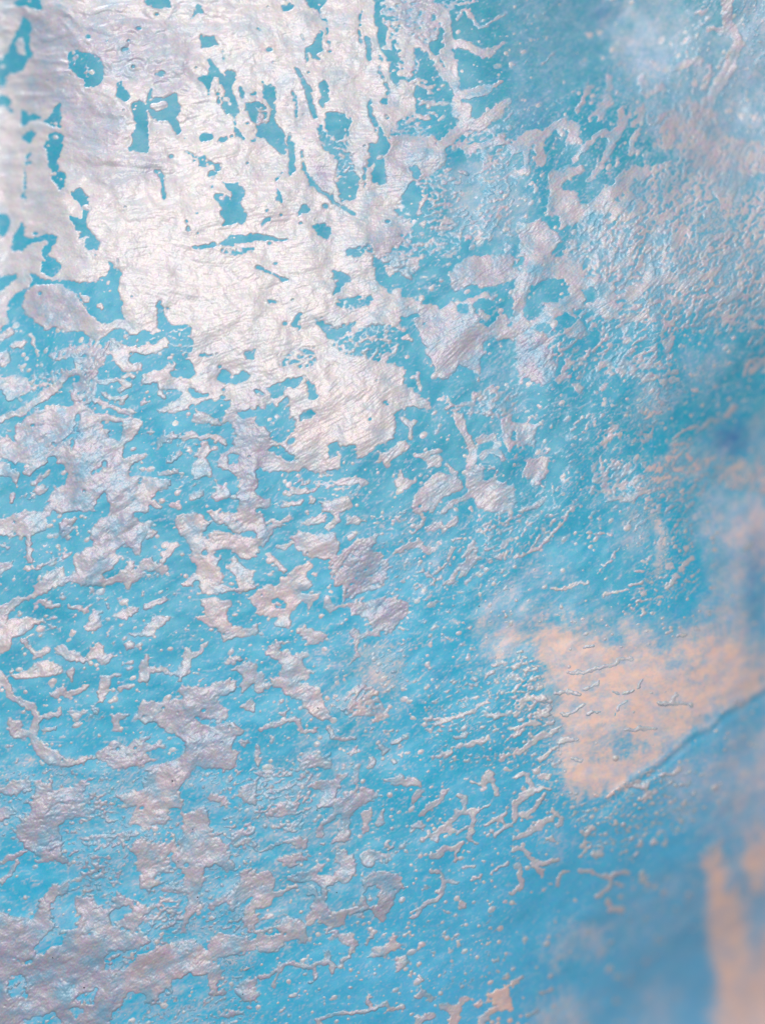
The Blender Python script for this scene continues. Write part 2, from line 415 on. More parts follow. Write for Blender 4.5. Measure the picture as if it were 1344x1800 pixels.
(894, 450): """
P 0: -10 -10 1400 -10 1400 1400 -10 1400
P -.2: -10 600 700 700 700 1400 -10 1400
P .95: -20 60 60 80 120 -20 380 -20 400 100 470 110 560 150 580 280 560 330 470 310 400 260 330 270 350 330 400 380 390 440 310 420 250 350 180 350 40 400 -20 480
P -.7: 110 180 180 120 220 105 280 130 310 180 320 220 240 240 180 230 180 290 120 340 70 310 90 240
P -.8: 390 190 420 170 460 220 440 250 400 240
P -.9: 195 370 220 340 290 300 350 330 290 390 240 370 210 410
P .7: 40 400 200 420 240 560 200 680 60 640 40 520
T .25: 40 400 200 420 240 560 200 680 60 640 40 520
H .35 .15 60: 400 -40 1400 -40 1400 350 1000 330 600 360
P .25: 480 -20 1400 -20 1400 350 1000 330 600 360 580 150 400 100
S 1 22: 640 210 720 150 750 90
S 1 30: 780 140 860 105
S 1 14: 880 170 940 130 1000 100
S 1 12: 1010 120 1090 70
S 1 12: 560 60 620 20
S 1 11: 1100 260 1200 200
S 1 11: 1120 360 1190 300
S .9 10: 790 420 820 380 850 350
S 1 12: 830 480 860 440 880 400
S .9 8: 600 350 680 330 740 300
H .55 .1 60: 860 440 1000 480 1240 460 1200 620 1060 740 940 720 900 560
H .6 .3 40: 680 700 900 700 900 780 760 880 680 860
P -.7: 860 400 1260 420 1260 700 1000 740 900 660
P -.8: 360 480 420 400 470 390 470 440 400 500
P -.8: 230 610 290 520 290 570 250 620
S .9 12: 250 650 290 590 330 570
S .9 12: 470 600 520 560 600 540
S .9 14: 490 690 520 680
S 1 14: 590 690 630 640
P .4: 480 520 800 520 760 640 600 640
P -.55: 540 640 700 640 660 760 580 780 480 720
P -.85: 800 830 880 780 960 690 1000 740 1180 700 1230 740 1200 790 1150 830 1000 890 920 960 830 1020 760 1080 660 1060 610 1000 680 980 760 960 780 900
S 1 8: 870 965 930 910 1000 880
S 1 8: 1070 920 1150 880 1220 830
S 1 10: 1030 900 1080 850
S 1 12: 1150 830 1210 740
S .9 12: 930 780 1000 700
S .9 10: 1240 610 1280 540
S 1 12: 1290 590 1344 540
S 1 8: 700 940 750 945
S 1 8: 690 980 730 970
P -.6: 820 840 860 700 960 740 1000 690 1200 640 1360 620 1360 800 1260 800 1160 760 1000 860
P -1: 1000 940 1140 870 1260 800 1360 740 1360 960 1240 1040 1100 1050 1000 1060 940 1050
H .4 .55 40: 770 1085 900 1020 960 1050 1140 1030 1180 1080 1020 1120 950 1180 880 1240 860 1200 790 1180 760 1250 720 1230 740 1140 680 1090 560 1060
H .5 .3 60: 880 1040 1040 940 1160 900 1200 1040 980 1060
H .5 .35 50: 1240 800 1400 740 1400 1100 1260 1060
P .2: 770 1085 900 1020 960 1060 1100 1040 1160 1080 1020 1120 950 1180 880 1240 860 1200 790 1180 760 1250 720 1230 740 1140 680 1090 560 1060
P .45: 1120 1120 1230 1080 1360 1110 1360 1230 1280 1240 1250 1180 1230 1240 1170 1200
P -.9: 870 1230 930 1170 1000 1130 960 1200 890 1240
H .6 .2 60: 1040 1180 1340 1260 1360 1400 1000 1400
P -.9: 1040 1200 1160 1220 1360 1270 1360 1360 960 1360
P .95: -20 870 120 880 160 880 130 960 140 1010 50 1000 -20 1010
P -.9: 10 920 40 920 40 970 10 970
P .95: 80 1080 150 1050 215 1060 210 1140 150 1190 70 1150 90 1100
P -.85: 150 900 280 900 300 980 200 1010 150 1000
P -.85: 200 1090 290 1040 290 1180 210 1200
P -.7: -20 1100 70 1130 60 1180 -20 1180
P -.75: 100 690 190 680 215 750 200 790 100 780
P -.85: 290 750 310 660 370 750
P .9: 330 670 410 690 360 740
P .5: 480 960 570 890 580 940 480 1020
P .3: 420 1080 640 1080 720 1240 640 1300 440 1240
S 1 8: 540 1280 640 1270 720 1240
S 1 8: 80 1340 150 1310 180 1280
O .45 50: 660 1060 900 1010 1160 1040 1100 1140 880 1260 700 1260
O .45 40: 1100 1100 1380 1060 1380 1260 1100 1240
O .25 60: 460 880 720 760 900 700 800 900 560 1060 460 1040
""",
(0, 900): """
P -.6: -10 -10 1400 -10 1400 1400 -10 1400
P 1: -20 60 80 0 110 -60 300 -60 280 0 240 80 160 120 40 140 -20 130
S 1 15: 150 120 165 250
S .7 12: -20 170 40 180
P 1: 480 90 580 0 600 -40 690 -40 690 0 740 60 820 95 800 130 740 160 740 230 690 220 650 170 600 220 640 250 560 300 530 360 440 400 350 360 400 290 390 240 500 180 470 110
T .35: 480 90 580 -30 690 -30 740 60 740 200 600 220 440 400 350 360 500 180
P .8: 290 60 400 30 370 150 310 120
T .35: 290 60 400 30 370 150 310 120
P 1: 200 450 180 390 240 320 330 280 350 330 440 340 550 350 650 300 620 240 700 250 720 310 760 240 800 235 830 270 880 290 880 315 800 320 700 360 670 420 650 370 520 390 440 390 390 360 300 390 230 440
P -.8: 630 250 680 250 670 285 640 290
P -.9: 540 300 570 290 560 320 530 330
S 1 15: 850 255 890 200 925 160
P 1: 930 20 1000 -20 1060 30 1090 50 1050 130 1150 170 1160 210 1150 300 1180 330 1160 400 1170 430 1060 430 1030 390 950 385 1030 320 1010 240 1010 190 980 140 930 80
P .95: 1090 10 1100 -40 1400 -40 1400 100 1250 100 1140 60
T .5: 1090 10 1100 -40 1400 -40 1400 100 1250 100 1140 60
P .9: 1090 120 1200 100 1400 150 1400 230 1270 240 1200 200 1150 200 1100 170
P -1: 1050 215 1075 195 1090 220 1070 230
P -1: 1120 210 1180 200 1190 225 1140 235
P .95: 1190 300 1220 230 1300 290 1360 310 1360 400 1260 410 1240 350
P -.9: 1190 345 1240 350 1250 395 1190 400
S 1 9: 1170 420 1260 405 1344 400
P 1: 1050 450 1130 440 1220 470 1190 540 1230 600 1290 600 1360 580 1360 640 1250 660 1190 680 1150 620 1100 590 1060 580 1000 565 1070 540 1050 490
P 1: 1295 460 1360 400 1360 510
P 1: 170 480 220 465 300 480 340 500 280 515 200 490
S 1 10: 360 495 450 510
P 1: 580 555 630 500 730 500 720 530 660 570 630 560
S 1 14: 760 500 840 475 890 440
P 1: 755 610 800 550 850 545 900 540 870 590 800 640 740 660 670 640 720 630 780 620
P 1: 450 580 490 510 545 530 540 600 500 630 450 620
S .9 10: 560 500 600 450 640 445
P 1: -20 510 80 440 140 440 180 420 200 450 140 460 60 520 40 600 -20 640
P 1: -20 590 150 545 210 560 160 620 70 660 60 700 -20 770
P .7: -20 270 70 260 60 300 -20 340
T .4: -20 270 70 260 60 300 -20 340
S .6 10: 200 300 260 250 370 215
S 1 14: 110 670 150 700 210 745 260 725
P 1: 270 730 320 695 400 730 440 760 490 720 520 670 540 700 540 740 610 745 560 810 520 805 500 770 430 795 350 770
P 1: 650 690 690 675 720 695 690 730 655 725
P 1: 60 870 150 820 180 790 260 780 330 820 270 870 180 870
P 1: 350 840 380 830 410 810 390 890 370 890
P 1: 630 790 700 775 710 795 640 802
P 1: 655 825 710 808 680 835
P 1: 720 900 730 820 770 740 790 760 780 800 790 850 770 900
S 1 10: 790 820 850 810 900 850
P 1: 900 850 970 810 990 830 960 890 940 870
S 1 20: 975 810 985 730
S 1 9: 990 760 1060 730
P 1: 610 930 690 905 700 920 630 955
P 1: 530 860 580 860 570 940 540 1000 510 990 520 930
S .9 9: 580 870 630 850
S 1 18: 370 945 410 940 450 915
S .9 16: 290 960 330 940 350 970
S 1 22: 0 860 60 960 130 1010 180 1020
S 1 24: 180 1020 200 1090 170 1170
P 1: 40 1080 120 1090 130 1140 200 1200 280 1240 340 1290 540 1300 480 1320 270 1340 200 1270 150 1200 60 1190
S 1 14: 190 1100 260 1070 310 1040
S .9 12: 230 1150 290 1130
P 1: 590 1060 640 1050 680 1060 640 1100 640 1160 600 1150
P 1: 720 1060 750 990 800 985 850 1000 980 990 940 950 960 910 1050 920 1130 900 1220 880 1240 900 1190 960 1130 980 1200 1040 1190 1100 1240 1110 1280 1150 1220 1180 1210 1230 1250 1260 1230 1360 780 1360 880 1310 970 1250 980 1210 890 1160 800 1100 730 1110
T .3: 860 1010 1200 900 1180 1100 1220 1180 1230 1360 800 1360 970 1250 980 1210
P -.3: 1000 1080 1160 1080 1200 1110 1100 1130
P .9: 530 1240 600 1210 680 1230 720 1180 780 1160 790 1190 740 1220 880 1220 760 1270 820 1310 600 1360 500 1290
T .45: 530 1240 880 1220 820 1310 600 1360 500 1290
P .95: 1220 830 1310 790 1360 800 1360 880 1270 950 1270 870
S 1 13: 1200 790 1270 770
P .95: 1250 1020 1300 985 1360 1000 1360 1050 1280 1040
P .5: 1240 1190 1300 1180 1300 1230 1250 1220
P -.1: 180 560 310 540 320 640 220 660
P 0: 360 1030 520 1000 560 1100 380 1130
P -.2: 440 400 660 420 640 500 460 480
P -.25: 740 320 900 320 880 420 760 420
P -.2: 560 590 640 590 620 680 560 680
P -.3: 870 640 980 640 960 700 880 700
P -.25: 1010 840 1110 840 1090 890 1020 890
O .45 40: 900 -20 1344 -20 1344 680 900 680
O .35 40: -20 540 240 540 640 700 640 960 -20 960
""",
(450, 900): """
H .2 .2 60: 300 700 700 640 800 800 700 1344 200 1344
H .2 .1 50: 480 0 1100 0 900 460 500 400
P -.55: -10 -10 1400 -10 1400 1400 -10 1400
P -.28: 560 -20 1400 -20 1400 460 1000 500 700 480 560 200
P -.35: 700 560 1000 500 1100 560 900 640 800 740 700 660
P -.2: 900 900 1400 760 1400 1400 1000 1400 880 1180
P -.6: 1000 560 1160 520 1160 760 900 900 780 800
P .95: -20 -20 30 -20 60 80 100 100 40 200 -20 230
T .5: -20 -20 30 -20 60 80 100 100 40 200 -20 230
S 1 12: 80 80 140 60 175 25
P 1: 240 60 300 20 370 30 360 60 260 70
S .9 20: 410 -20 420 40 380 90
P .9: 470 50 500 10 560 40 540 70 480 70
S .9 14: 490 140 520 120
P 1: 180 130 220 100 300 120 420 110 440 170 430 240 380 240 310 240 260 230 210 180
S 1 12: 110 190 190 165
S 1 13: 70 240 140 300
P .55: 380 300 390 240 440 220 480 180 560 130 640 110 620 200 660 230 700 300 690 350 600 420 540 440 450 460 450 400 400 390 400 330
T .35: 380 300 390 240 480 180 640 110 700 300 690 350 540 440 450 460
P 1: -20 420 80 370 110 390 180 300 270 270 300 290 260 330 290 370 270 400 230 430 340 430 330 470 300 460 280 510 220 500 180 540 180 590 160 610 110 600 130 550 90 560 -20 530
P -1: 75 460 120 440 160 490 150 515 90 490
P -1: 205 490 255 455 270 500 220 520
S .9 12: 100 470 125 480
S 1 12: 260 380 290 370
P 1: 350 490 390 440 410 480 420 500 370 530
S .8 11: 420 490 490 485 570 480
P .8: 570 480 660 440 740 440 800 490 790 540 700 630 610 630 590 560 490 540 490 510
T .15: 570 480 660 440 740 440 800 490 790 540 700 600 590 560
P 1: 500 620 530 600 550 640 640 620 660 660 560 660 540 700 510 670
S .8 14: 530 690 540 760 480 810
P 1: 190 620 250 610 340 630 360 650 420 640 370 660 340 690 270 690 240 640
P 1: 50 730 110 670 130 680 130 730 250 755 240 800 290 840 270 880 220 890 130 860 130 800 100 770
P 1: 80 880 130 865 200 880 300 910 350 960 370 1040 400 1090 330 1100 240 1000 150 960 130 930 80 920
T .7: 80 880 130 865 200 880 300 910 350 960 370 1040 400 1090 330 1100 240 1000
P .45: 460 1000 480 930 540 900 640 920 650 980 690 1060 690 1110 620 1090 470 1080
T .6: 460 1000 480 930 540 900 640 920 650 980 690 1060 690 1110 620 1090 470 1080
P -.1: 380 960 460 920 470 1060 400 1060
H .4 .7 40: 520 740 700 700 780 780 760 900 640 1000 480 1000
P -.2: 640 680 800 700 780 900 660 900
P 1: -20 850 30 840 50 900 20 960 -20 930
S 1 14: 20 1150 110 1110 170 1090 220 1100
S 1 12: 220 1100 230 1150 320 1145
P .9: 110 1040 160 1030 160 1060 120 1060
S .9 13: 370 1130 430 1190 520 1180
S .7 8: 600 1150 680 1150 740 1142
P .7: 240 1300 290 1270 360 1290 400 1240 410 1360 240 1360
P .8: 470 1260 540 1225 530 1260 490 1280
P 1: 630 1230 680 1235 710 1250 670 1290 640 1260
P .9: 700 1220 750 1180 790 1190 760 1210
P 1: 570 1360 590 1290 620 1300 620 1360
P 1: 705 1300 740 1290 745 1315 715 1322
P 1: -20 1230 30 1220 20 1344 -20 1344
P .9: 880 80 980 40 970 90 900 110
S 1 14: 1010 80 1060 35
S 1 7: 815 115 860 70 880 20
S .9 8: 715 60 760 20
S .9 14: 750 205 800 175 860 180 905 215
P -.1: 730 290 870 290 830 360 740 360
S .8 9: 870 310 940 355
S 1 7: 940 320 1000 265 1040 185
P .6: 1090 260 1110 160 1150 150 1160 260 1130 320 1000 380 970 390 1040 320
T .5: 1090 260 1110 160 1150 150 1160 260 1130 320 1000 380
P -.05: 830 380 940 370 920 470 840 460
P .1: 1180 60 1344 0 1344 240 1200 240
H .7 .45 50: 1180 540 1400 500 1400 800 1220 860 1170 720
H .5 .1 50: 1180 400 1400 380 1400 540 1180 560
S 1 6: 915 1145 1000 1090 1060 1070
S 1 6: 1060 1070 1130 1040 1230 1000
S 1 6: 1040 1190 1100 1165
S 1 6: 1110 1220 1160 1212 1205 1195
S .9 6: 930 1300 1030 1250
S 1 7: 1240 800 1300 800
S 1 7: 1200 870 1240 840
S 1 6: 1200 1060 1310 1070
S 1 8: 1290 1280 1344 1260
O .6 50: -20 260 440 100 440 560 -20 620
O .75 50: 60 860 400 900 700 900 720 1120 460 1100 300 1080
""",
(894, 900): """
H .35 .7 60: 1200 -40 1400 -60 1400 1000 1240 1000 1180 500
P -.85: -10 -10 1500 -10 1500 1500 -10 1500
P -.15: -10 -10 320 -10 200 160 -10 260
P -.2: 560 0 960 0 1000 400 700 560 600 540 720 300
H .35 .1 50: -20 240 240 180 400 420 340 560 -20 640
H .5 .15 40: 380 480 560 440 600 540 460 600
H .5 .2 60: 560 -40 760 0 700 300 560 200
H .9 .8 44: 120 600 200 560 280 600 330 560 460 590 480 660 560 680 600 720 610 620 640 590 700 600 710 680 760 740 830 740 860 680 950 640 1000 590 1100 600 1140 700 1140 600 1200 590 1270 640 1290 780 1340 760 1340 950 1180 1050 1120 1060 1000 1160 850 1240 780 1300 700 1400 340 1400 270 1230 240 1130 220 1010 180 870 130 760 115 680
H .4 .4 60: 460 560 1000 560 900 760 560 720
H .6 .15 50: 1000 -60 1400 -60 1400 260 1080 300 960 100
H .45 .6 50: 1240 -40 1400 -40 1400 240 1200 260
H .6 .35 50: 1060 300 1280 260 1300 640 1000 640
H -.5 0 30: 1280 360 1400 300 1400 740 1320 760
H -.35 .3 40: 420 1180 620 1140 700 1300 500 1344 400 1300
H -.3 .3 30: 360 820 520 830 480 900 380 890
H -.4 .3 30: 860 780 960 780 960 860 860 860
H -.5 0 30: 540 1200 720 1190 700 1300 560 1320
H .5 .1 60: 780 1330 1100 1120 1400 1000 1500 1500 700 1500
H .4 .6 40: 1260 1150 1400 1100 1400 1400 1260 1400
P -.95: 140 660 330 620 400 760 560 760 700 740 960 900 1000 1100 820 1200 600 1200 500 1300 300 1300 220 1060
T .9: 100 560 1140 560 1340 960 800 1400 260 1400
S -.9 26: 1400 930 1240 1030 1150 1080 1000 1170
S -.8 22: 1000 1170 860 1270 760 1360
S 1 11: 330 845 400 830 480 825 545 795 580 770 640 775
S -.8 14: 560 800 620 795
S 1 9: 240 945 310 945 370 955
S 1 7: 380 930 430 925 475 895
S 1 8: 550 940 640 945 690 920 705 885
S 1 9: 780 1005 850 1000 900 1000 960 1015
S -.7 10: 790 1022 830 1022
S 1 11: 870 990 885 960
S 1 8: 280 1065 340 1060 410 1005
S 1 7: 410 1070 470 1040
S .9 5: 540 1070 620 990
S 1 7: 600 1160 660 1160 690 1140 780 1140
S 1 7: 260 1190 360 1185
S 1 9: 330 1300 390 1295
S 1 9: 390 715 450 690
S 1 8: 820 640 860 625
S 1 8: 890 650 930 630
P .08: -20 700 60 720 150 800 220 1000 250 1130 -20 1100
P -.25: -20 1080 250 1120 300 1344 -20 1360
S 1 9: 20 1140 100 1120 155 1105
S 1 8: 20 1190 80 1150
S 1 11: -20 1270 80 1240 150 1200 190 1160
S 1 10: 200 1170 270 1130
S 1 10: 150 990 210 975
S 1 10: 160 1065 200 1060 220 1030
S 1 9: 60 1000 130 970
S 1 10: 160 1300 220 1260
S 1 10: 260 1220 330 1190
S 1 8: -20 245 90 225 160 190
S .9 8: 160 190 230 110 330 -10
S 1 9: 230 415 320 405 350 380 420 370
S 1 7: 490 435 560 420 630 410
S 1 7: 410 110 480 105 550 115
S 1 10: 620 380 700 360
S 1 7: 670 310 720 310
S .8 7: 470 310 530 260 590 190
S 1 7: 650 80 720 45
S .8 6: 370 125 400 130
H .9 .85 16: 745 -40 800 100 825 130 800 230 805 340 785 340 770 200 755 80
S -1 14: 745 0 750 120 770 280
S .9 10: 680 470 690 470
S .9 14: 1240 190 1290 160
S .9 12: 830 400 880 330
S .9 9: 960 230 900 300
""",
(0, 1350): """
H .28 .2 60: -40 -40 1100 -40 1344 300 1344 1000 1100 1400 -40 1400
H -.8 0 30: -20 320 140 440 390 520 400 570 200 690 170 770 -20 720
P -.22: -10 -10 1400 -10 1400 1500 -10 1500
P 1: -20 110 100 70 150 60 160 110 130 120 60 150 20 140
P .85: 100 260 170 230 160 170 200 100 170 60 200 40 240 70 280 100 400 90 430 60 450 100 440 140 460 180 420 250 310 300 330 380 320 450 380 510 270 500 140 430 90 370 100 310
T .3: 160 170 450 100 460 180 420 250 310 300 320 450 140 430 100 310
P .25: 440 140 600 140 540 190 580 250 570 330 440 320
P -.9: 450 290 550 270 570 340 520 380 440 330
P .3: 440 360 560 330 680 340 790 340 780 370 690 380 600 420 500 430 420 400
P 1: -20 230 30 205 85 240 20 280 -20 300
P 1: 600 150 680 115 750 110 780 50 770 -20 1040 -20 980 60 940 80 940 150 980 160 970 210 900 215 880 260 860 310 820 300 780 320 700 300 690 270 720 200 640 180
P .9: 690 430 720 380 800 390 860 400 930 370 910 420 860 490 920 530 800 570 850 590 800 640 750 640 700 600 740 540 720 460
P .95: 950 250 1020 230 1060 190 1110 250 1090 300 1130 350 1180 390 1210 480 1240 500 1190 550 1130 510 1080 510 1060 590 1050 690 1000 800 950 870 960 780 1000 680 970 640 960 560 900 470 950 420
S 1 14: 870 630 900 620 960 645 1000 640 1040 620
P .25: 760 740 860 680 960 700 940 850 760 830
P -1: 885 240 915 215 945 240 940 265 905 270
P -.95: 1110 200 1190 200 1190 250 1130 350 1090 310
P -.9: 940 90 1080 120 1040 200 1000 220 980 160 940 150
P 1: 1260 120 1290 80 1400 80 1400 190 1290 190
P .9: 1090 160 1130 135 1190 150 1180 200
P .35: 1200 360 1270 300 1400 290 1400 420 1210 420
P .95: 1270 550 1290 520 1360 580 1360 690 1240 700 1220 740 1170 700 1110 750 1090 780 1100 700 1210 660 1250 610
P .95: 1280 760 1300 710 1360 700 1360 850 1280 830
P .2: 1190 800 1260 760 1290 800 1240 870
P -.9: -20 320 90 390 140 440 250 510 390 520 400 570 280 600 200 690 170 770 50 770 -20 720
S 1 12: 15 485 80 460 130 440
S 1 12: -20 620 60 570 90 490
S .9 10: 180 490 240 485
P 1: 200 700 260 640 340 590 370 600 340 680 270 720 280 830 200 840
P 1: -20 740 60 780 170 780 220 750 270 840 230 870 200 1000 -20 1010
T .35: -20 780 220 780 200 1000 -20 1010
P .95: 400 690 470 680 520 740 590 720 620 660 680 690 720 740 790 720 760 790 700 850 640 840 560 840 500 880 430 860 400 890 330 860 400 840 430 790 400 740
S 1 9: 450 650 480 640
S 1 9: 380 690 420 690
P -.9: 580 750 660 720 690 740 640 800 600 840
P -.75: 300 680 400 660 400 840 300 850
P -.9: 640 500 700 470 720 560 740 660 700 690 640 650
P -.7: 190 940 330 880 330 920 240 980 190 990
P 1: -20 1020 150 1020 240 980 330 900 400 870 480 880 570 830 640 850 740 860 780 910 700 960 760 980 820 940 920 910 1030 900 1100 960 1120 880 1240 870 1300 890 1360 910 1360 960 1200 980 1100 1010 1160 1050 1150 1180 1100 1200 1100 1080 900 1120 900 1190 870 1170 800 1240 750 1240 760 1180 690 1180 600 1270 560 1400 350 1400 280 1290 120 1400 -20 1400
T .35: -20 1080 600 900 1030 900 1100 1080 700 1180 500 1400 -20 1400
P -.3: 40 1110 140 1090 150 1200 80 1210 30 1160
P -.1: 560 960 760 960 660 1060 560 1060
P -.2: 380 1210 520 1150 500 1240
P -.9: 640 1270 700 1180 770 1200 740 1300 640 1340 600 1340
P -.5: 100 1344 280 1270 340 1344
P -.6: 340 1270 440 1260 420 1330
P -.8: 900 1100 1080 1080 1090 1180 1000 1220 900 1190
S .9 12: 1020 1090 1080 1080
P 1: 1240 1180 1270 1120 1360 1110 1360 1230 1290 1230
S 1 10: 1180 1300 1270 1285
S .9 9: 1150 1190 1190 1180
P .0: 500 600 640 580 620 520 540 540
P .3: 420 500 560 480 540 600 440 580
O .35 60: 600 0 1040 0 1000 800 700 700
O .4 60: 600 900 1200 900 1000 1240 600 1200
""",
(450, 1350): """
H .25 .2 60: -40 -40 500 -40 600 300 500 500 760 560 640 800 300 900 -40 900
P -.58: -10 -10 1400 -10 1400 1500 -10 1500
P .1: -20 -20 300 -20 280 240 -20 280
P .3: -20 20 60 10 90 60 -20 100
P .9: 270 90 330 65 400 60 480 20 440 90 420 170 300 200 370 130
P .95: 300 190 350 170 450 160 560 100 620 110 620 170 560 190 490 250 490 330 480 390 390 400 420 360 450 310 440 270 420 230 400 220
T .35: 300 90 480 30 420 170 560 100 620 170 440 240
P .95: 300 370 360 270 410 220 430 240 370 310 350 360
P .6: 40 250 160 170 220 190 200 240 90 260
P 1: 500 -20 550 -20 540 80 510 80
P 1: 650 65 700 55 760 40 830 40 860 70 870 110 810 95 750 90 690 75
P 1: 810 150 870 120 890 135 830 185
P 1: 550 240 590 220 620 200 620 260 590 300 590 330 545 350 560 290
P 1: 620 300 660 240 670 270 680 300 640 315
S .9 9: 660 240 665 190
P .9: 120 400 200 360 270 370 270 430 200 410
P .9: 100 480 170 460 240 440 260 465 300 470 210 500 180 510
S .9 10: -20 440 60 420 120 400
P .8: 310 410 360 385 350 410
P .3: 90 300 240 250 260 310 200 340 120 330
P 1: 395 490 460 430 500 450 530 520 500 590 470 630 440 590 410 560 440 500
P 1: 540 450 600 430 650 425 660 460 620 490 600 530 560 500
P .9: 680 440 710 480 690 500
S .9 9: 690 380 700 420 720 420
P .9: 150 560 250 550 310 500 350 490 330 560 420 560 440 600 380 620 360 700 380 750 440 750 520 720 570 650 550 600 590 560 660 535 740 560 770 620 720 700 690 780 650 800 600 740 470 790 440 830 370 840 320 800 270 820 290 700 340 660 330 610 260 600 200 600
P -.9: 430 620 560 620 540 660 460 690 390 740 365 690
P -.6: 580 640 640 620 640 720 580 740
T .3: 550 560 770 540 740 700 660 800 600 740 580 640
T .4: 150 560 420 540 300 600
S .9 14: 310 690 300 640 260 660
P 1: -20 570 60 540 100 580 100 680 60 720 -20 760
S 1 14: 100 660 150 650 200 620
P .2: -20 760 60 760 40 800 -20 820
P 1: -20 860 80 830 140 820 150 790 240 790 280 830 260 920 180 910 80 970 30 970 -20 900
P -.7: 20 870 120 830 140 860 60 890
P .3: 350 850 440 840 420 920 370 900
P .9: 420 880 500 870 540 930 500 1000 470 990 510 940 440 920
S .9 14: 570 920 610 890
P 1: 570 1000 620 950 700 920 720 890 800 880 860 890 860 940 880 1000 870 1040 820 1040 840 990 780 1040 730 1080 720 1010 770 990 800 960 770 940 700 970 640 990
S 1 15: 870 1040 960 1020
S 1 12: 960 1025 1010 1055
S 1 11: 870 1050 870 1110
P .9: 800 1070 830 1060 820 1110
S 1 11: 960 870 1010 910
S 1 11: 990 960 1050 930 1110 950
S 1 11: 1110 950 1210 970 1270 990
S .8 15: 1150 980 1200 990 1260 1015
S .9 12: 1070 950 1065 1000
S 1 18: 1070 1050 1125 1045
S .9 11: 1100 1050 1105 1115
S 1 12: -20 1110 60 1090 120 1050 190 1020
S 1 14: 190 1020 270 1050 360 1030 380 970
S 1 16: 385 990 400 1060
S .9 10: 140 1060 100 1150
S .7 14: 270 1050 310 1080 300 1120
S .8 14: 440 1000 470 990
S 1 14: 915 468 1000 420 1060 430 1090 400
S 1 11: 1060 430 1050 490
S 1 12: 860 250 930 190 990 125
P 1: 790 310 860 270 890 290 870 320
S 1 13: 900 350 960 340 1020 290 1050 240
S 1 15: 1050 235 1100 230 1160 225
S 1 9: 1160 222 1230 190
S 1 14: 1060 140 1100 150 1090 210
S 1 14: 1145 240 1130 340
S 1 10: 1130 340 1120 380 1160 380
S 1 9: 1060 340 1110 310
S 1 11: 950 390 960 340
S 1 12: 1200 300 1260 270 1305 230
S 1 11: 1285 265 1300 300
S 1 11: 1270 360 1300 320 1344 300
S 1 8: 1230 345 1250 340
S 1 9: 1115 90 1190 100
S 1 14: 1190 100 1220 30
S 1 18: 1230 50 1260 130
S 1 12: 910 550 980 555 995 610
S 1 13: 995 610 960 660 920 700
S 1 13: 920 700 850 750 810 780
S 1 11: 1000 600 1050 605
S 1 8: 1080 525 1140 510
S 1 8: 1120 595 1190 570
S 1 8: 1250 540 1310 500
S 1 10: 890 618 905 610
S 1 18: 1080 715 1090 718
S 1 10: 1065 850 1120 830 1150 800
S 1 10: 1250 765 1300 730 1344 690
S 1 9: 1285 805 1344 800
S 1 13: 1210 855 1214 858
S 1 9: 1140 875 1143 878
S 1 9: 980 755 1020 755
S .9 12: 920 820 960 840
S 1 16: 835 1200 870 1165 910 1215
S 1 11: 600 1190 604 1192
S 1 11: 580 1220 600 1250
S .9 14: 330 1330 400 1290 500 1280
S .9 16: 500 1280 620 1265 680 1240
S .9 11: 700 1260 770 1260
S 1 8: 170 1200 235 1170
S .8 7: 480 1150 510 1145
P -.35: 760 380 880 360 880 500 780 500
P -.45: 740 900 960 760 1100 780 1344 560 1344 900 1100 1180 900 1140
P .95: 1210 1210 1260 1180 1360 1130 1360 1290 1240 1250
S 1 20: 980 1260 1060 1240 1110 1220
P .95: 1000 1400 1000 1280 1080 1250 1060 1400
S 1 18: 1170 1330 1230 1290 1344 1240
S 1 15: 1155 1245 1165 1243
S .9 20: 850 1330 920 1310
O .9 30: 1180 1160 1400 1100 1400 1400 980 1400 980 1280
O .4 40: -20 540 120 540 280 780 260 960 -20 960
O .5 40: 570 880 900 880 1000 1060 720 1080
""",
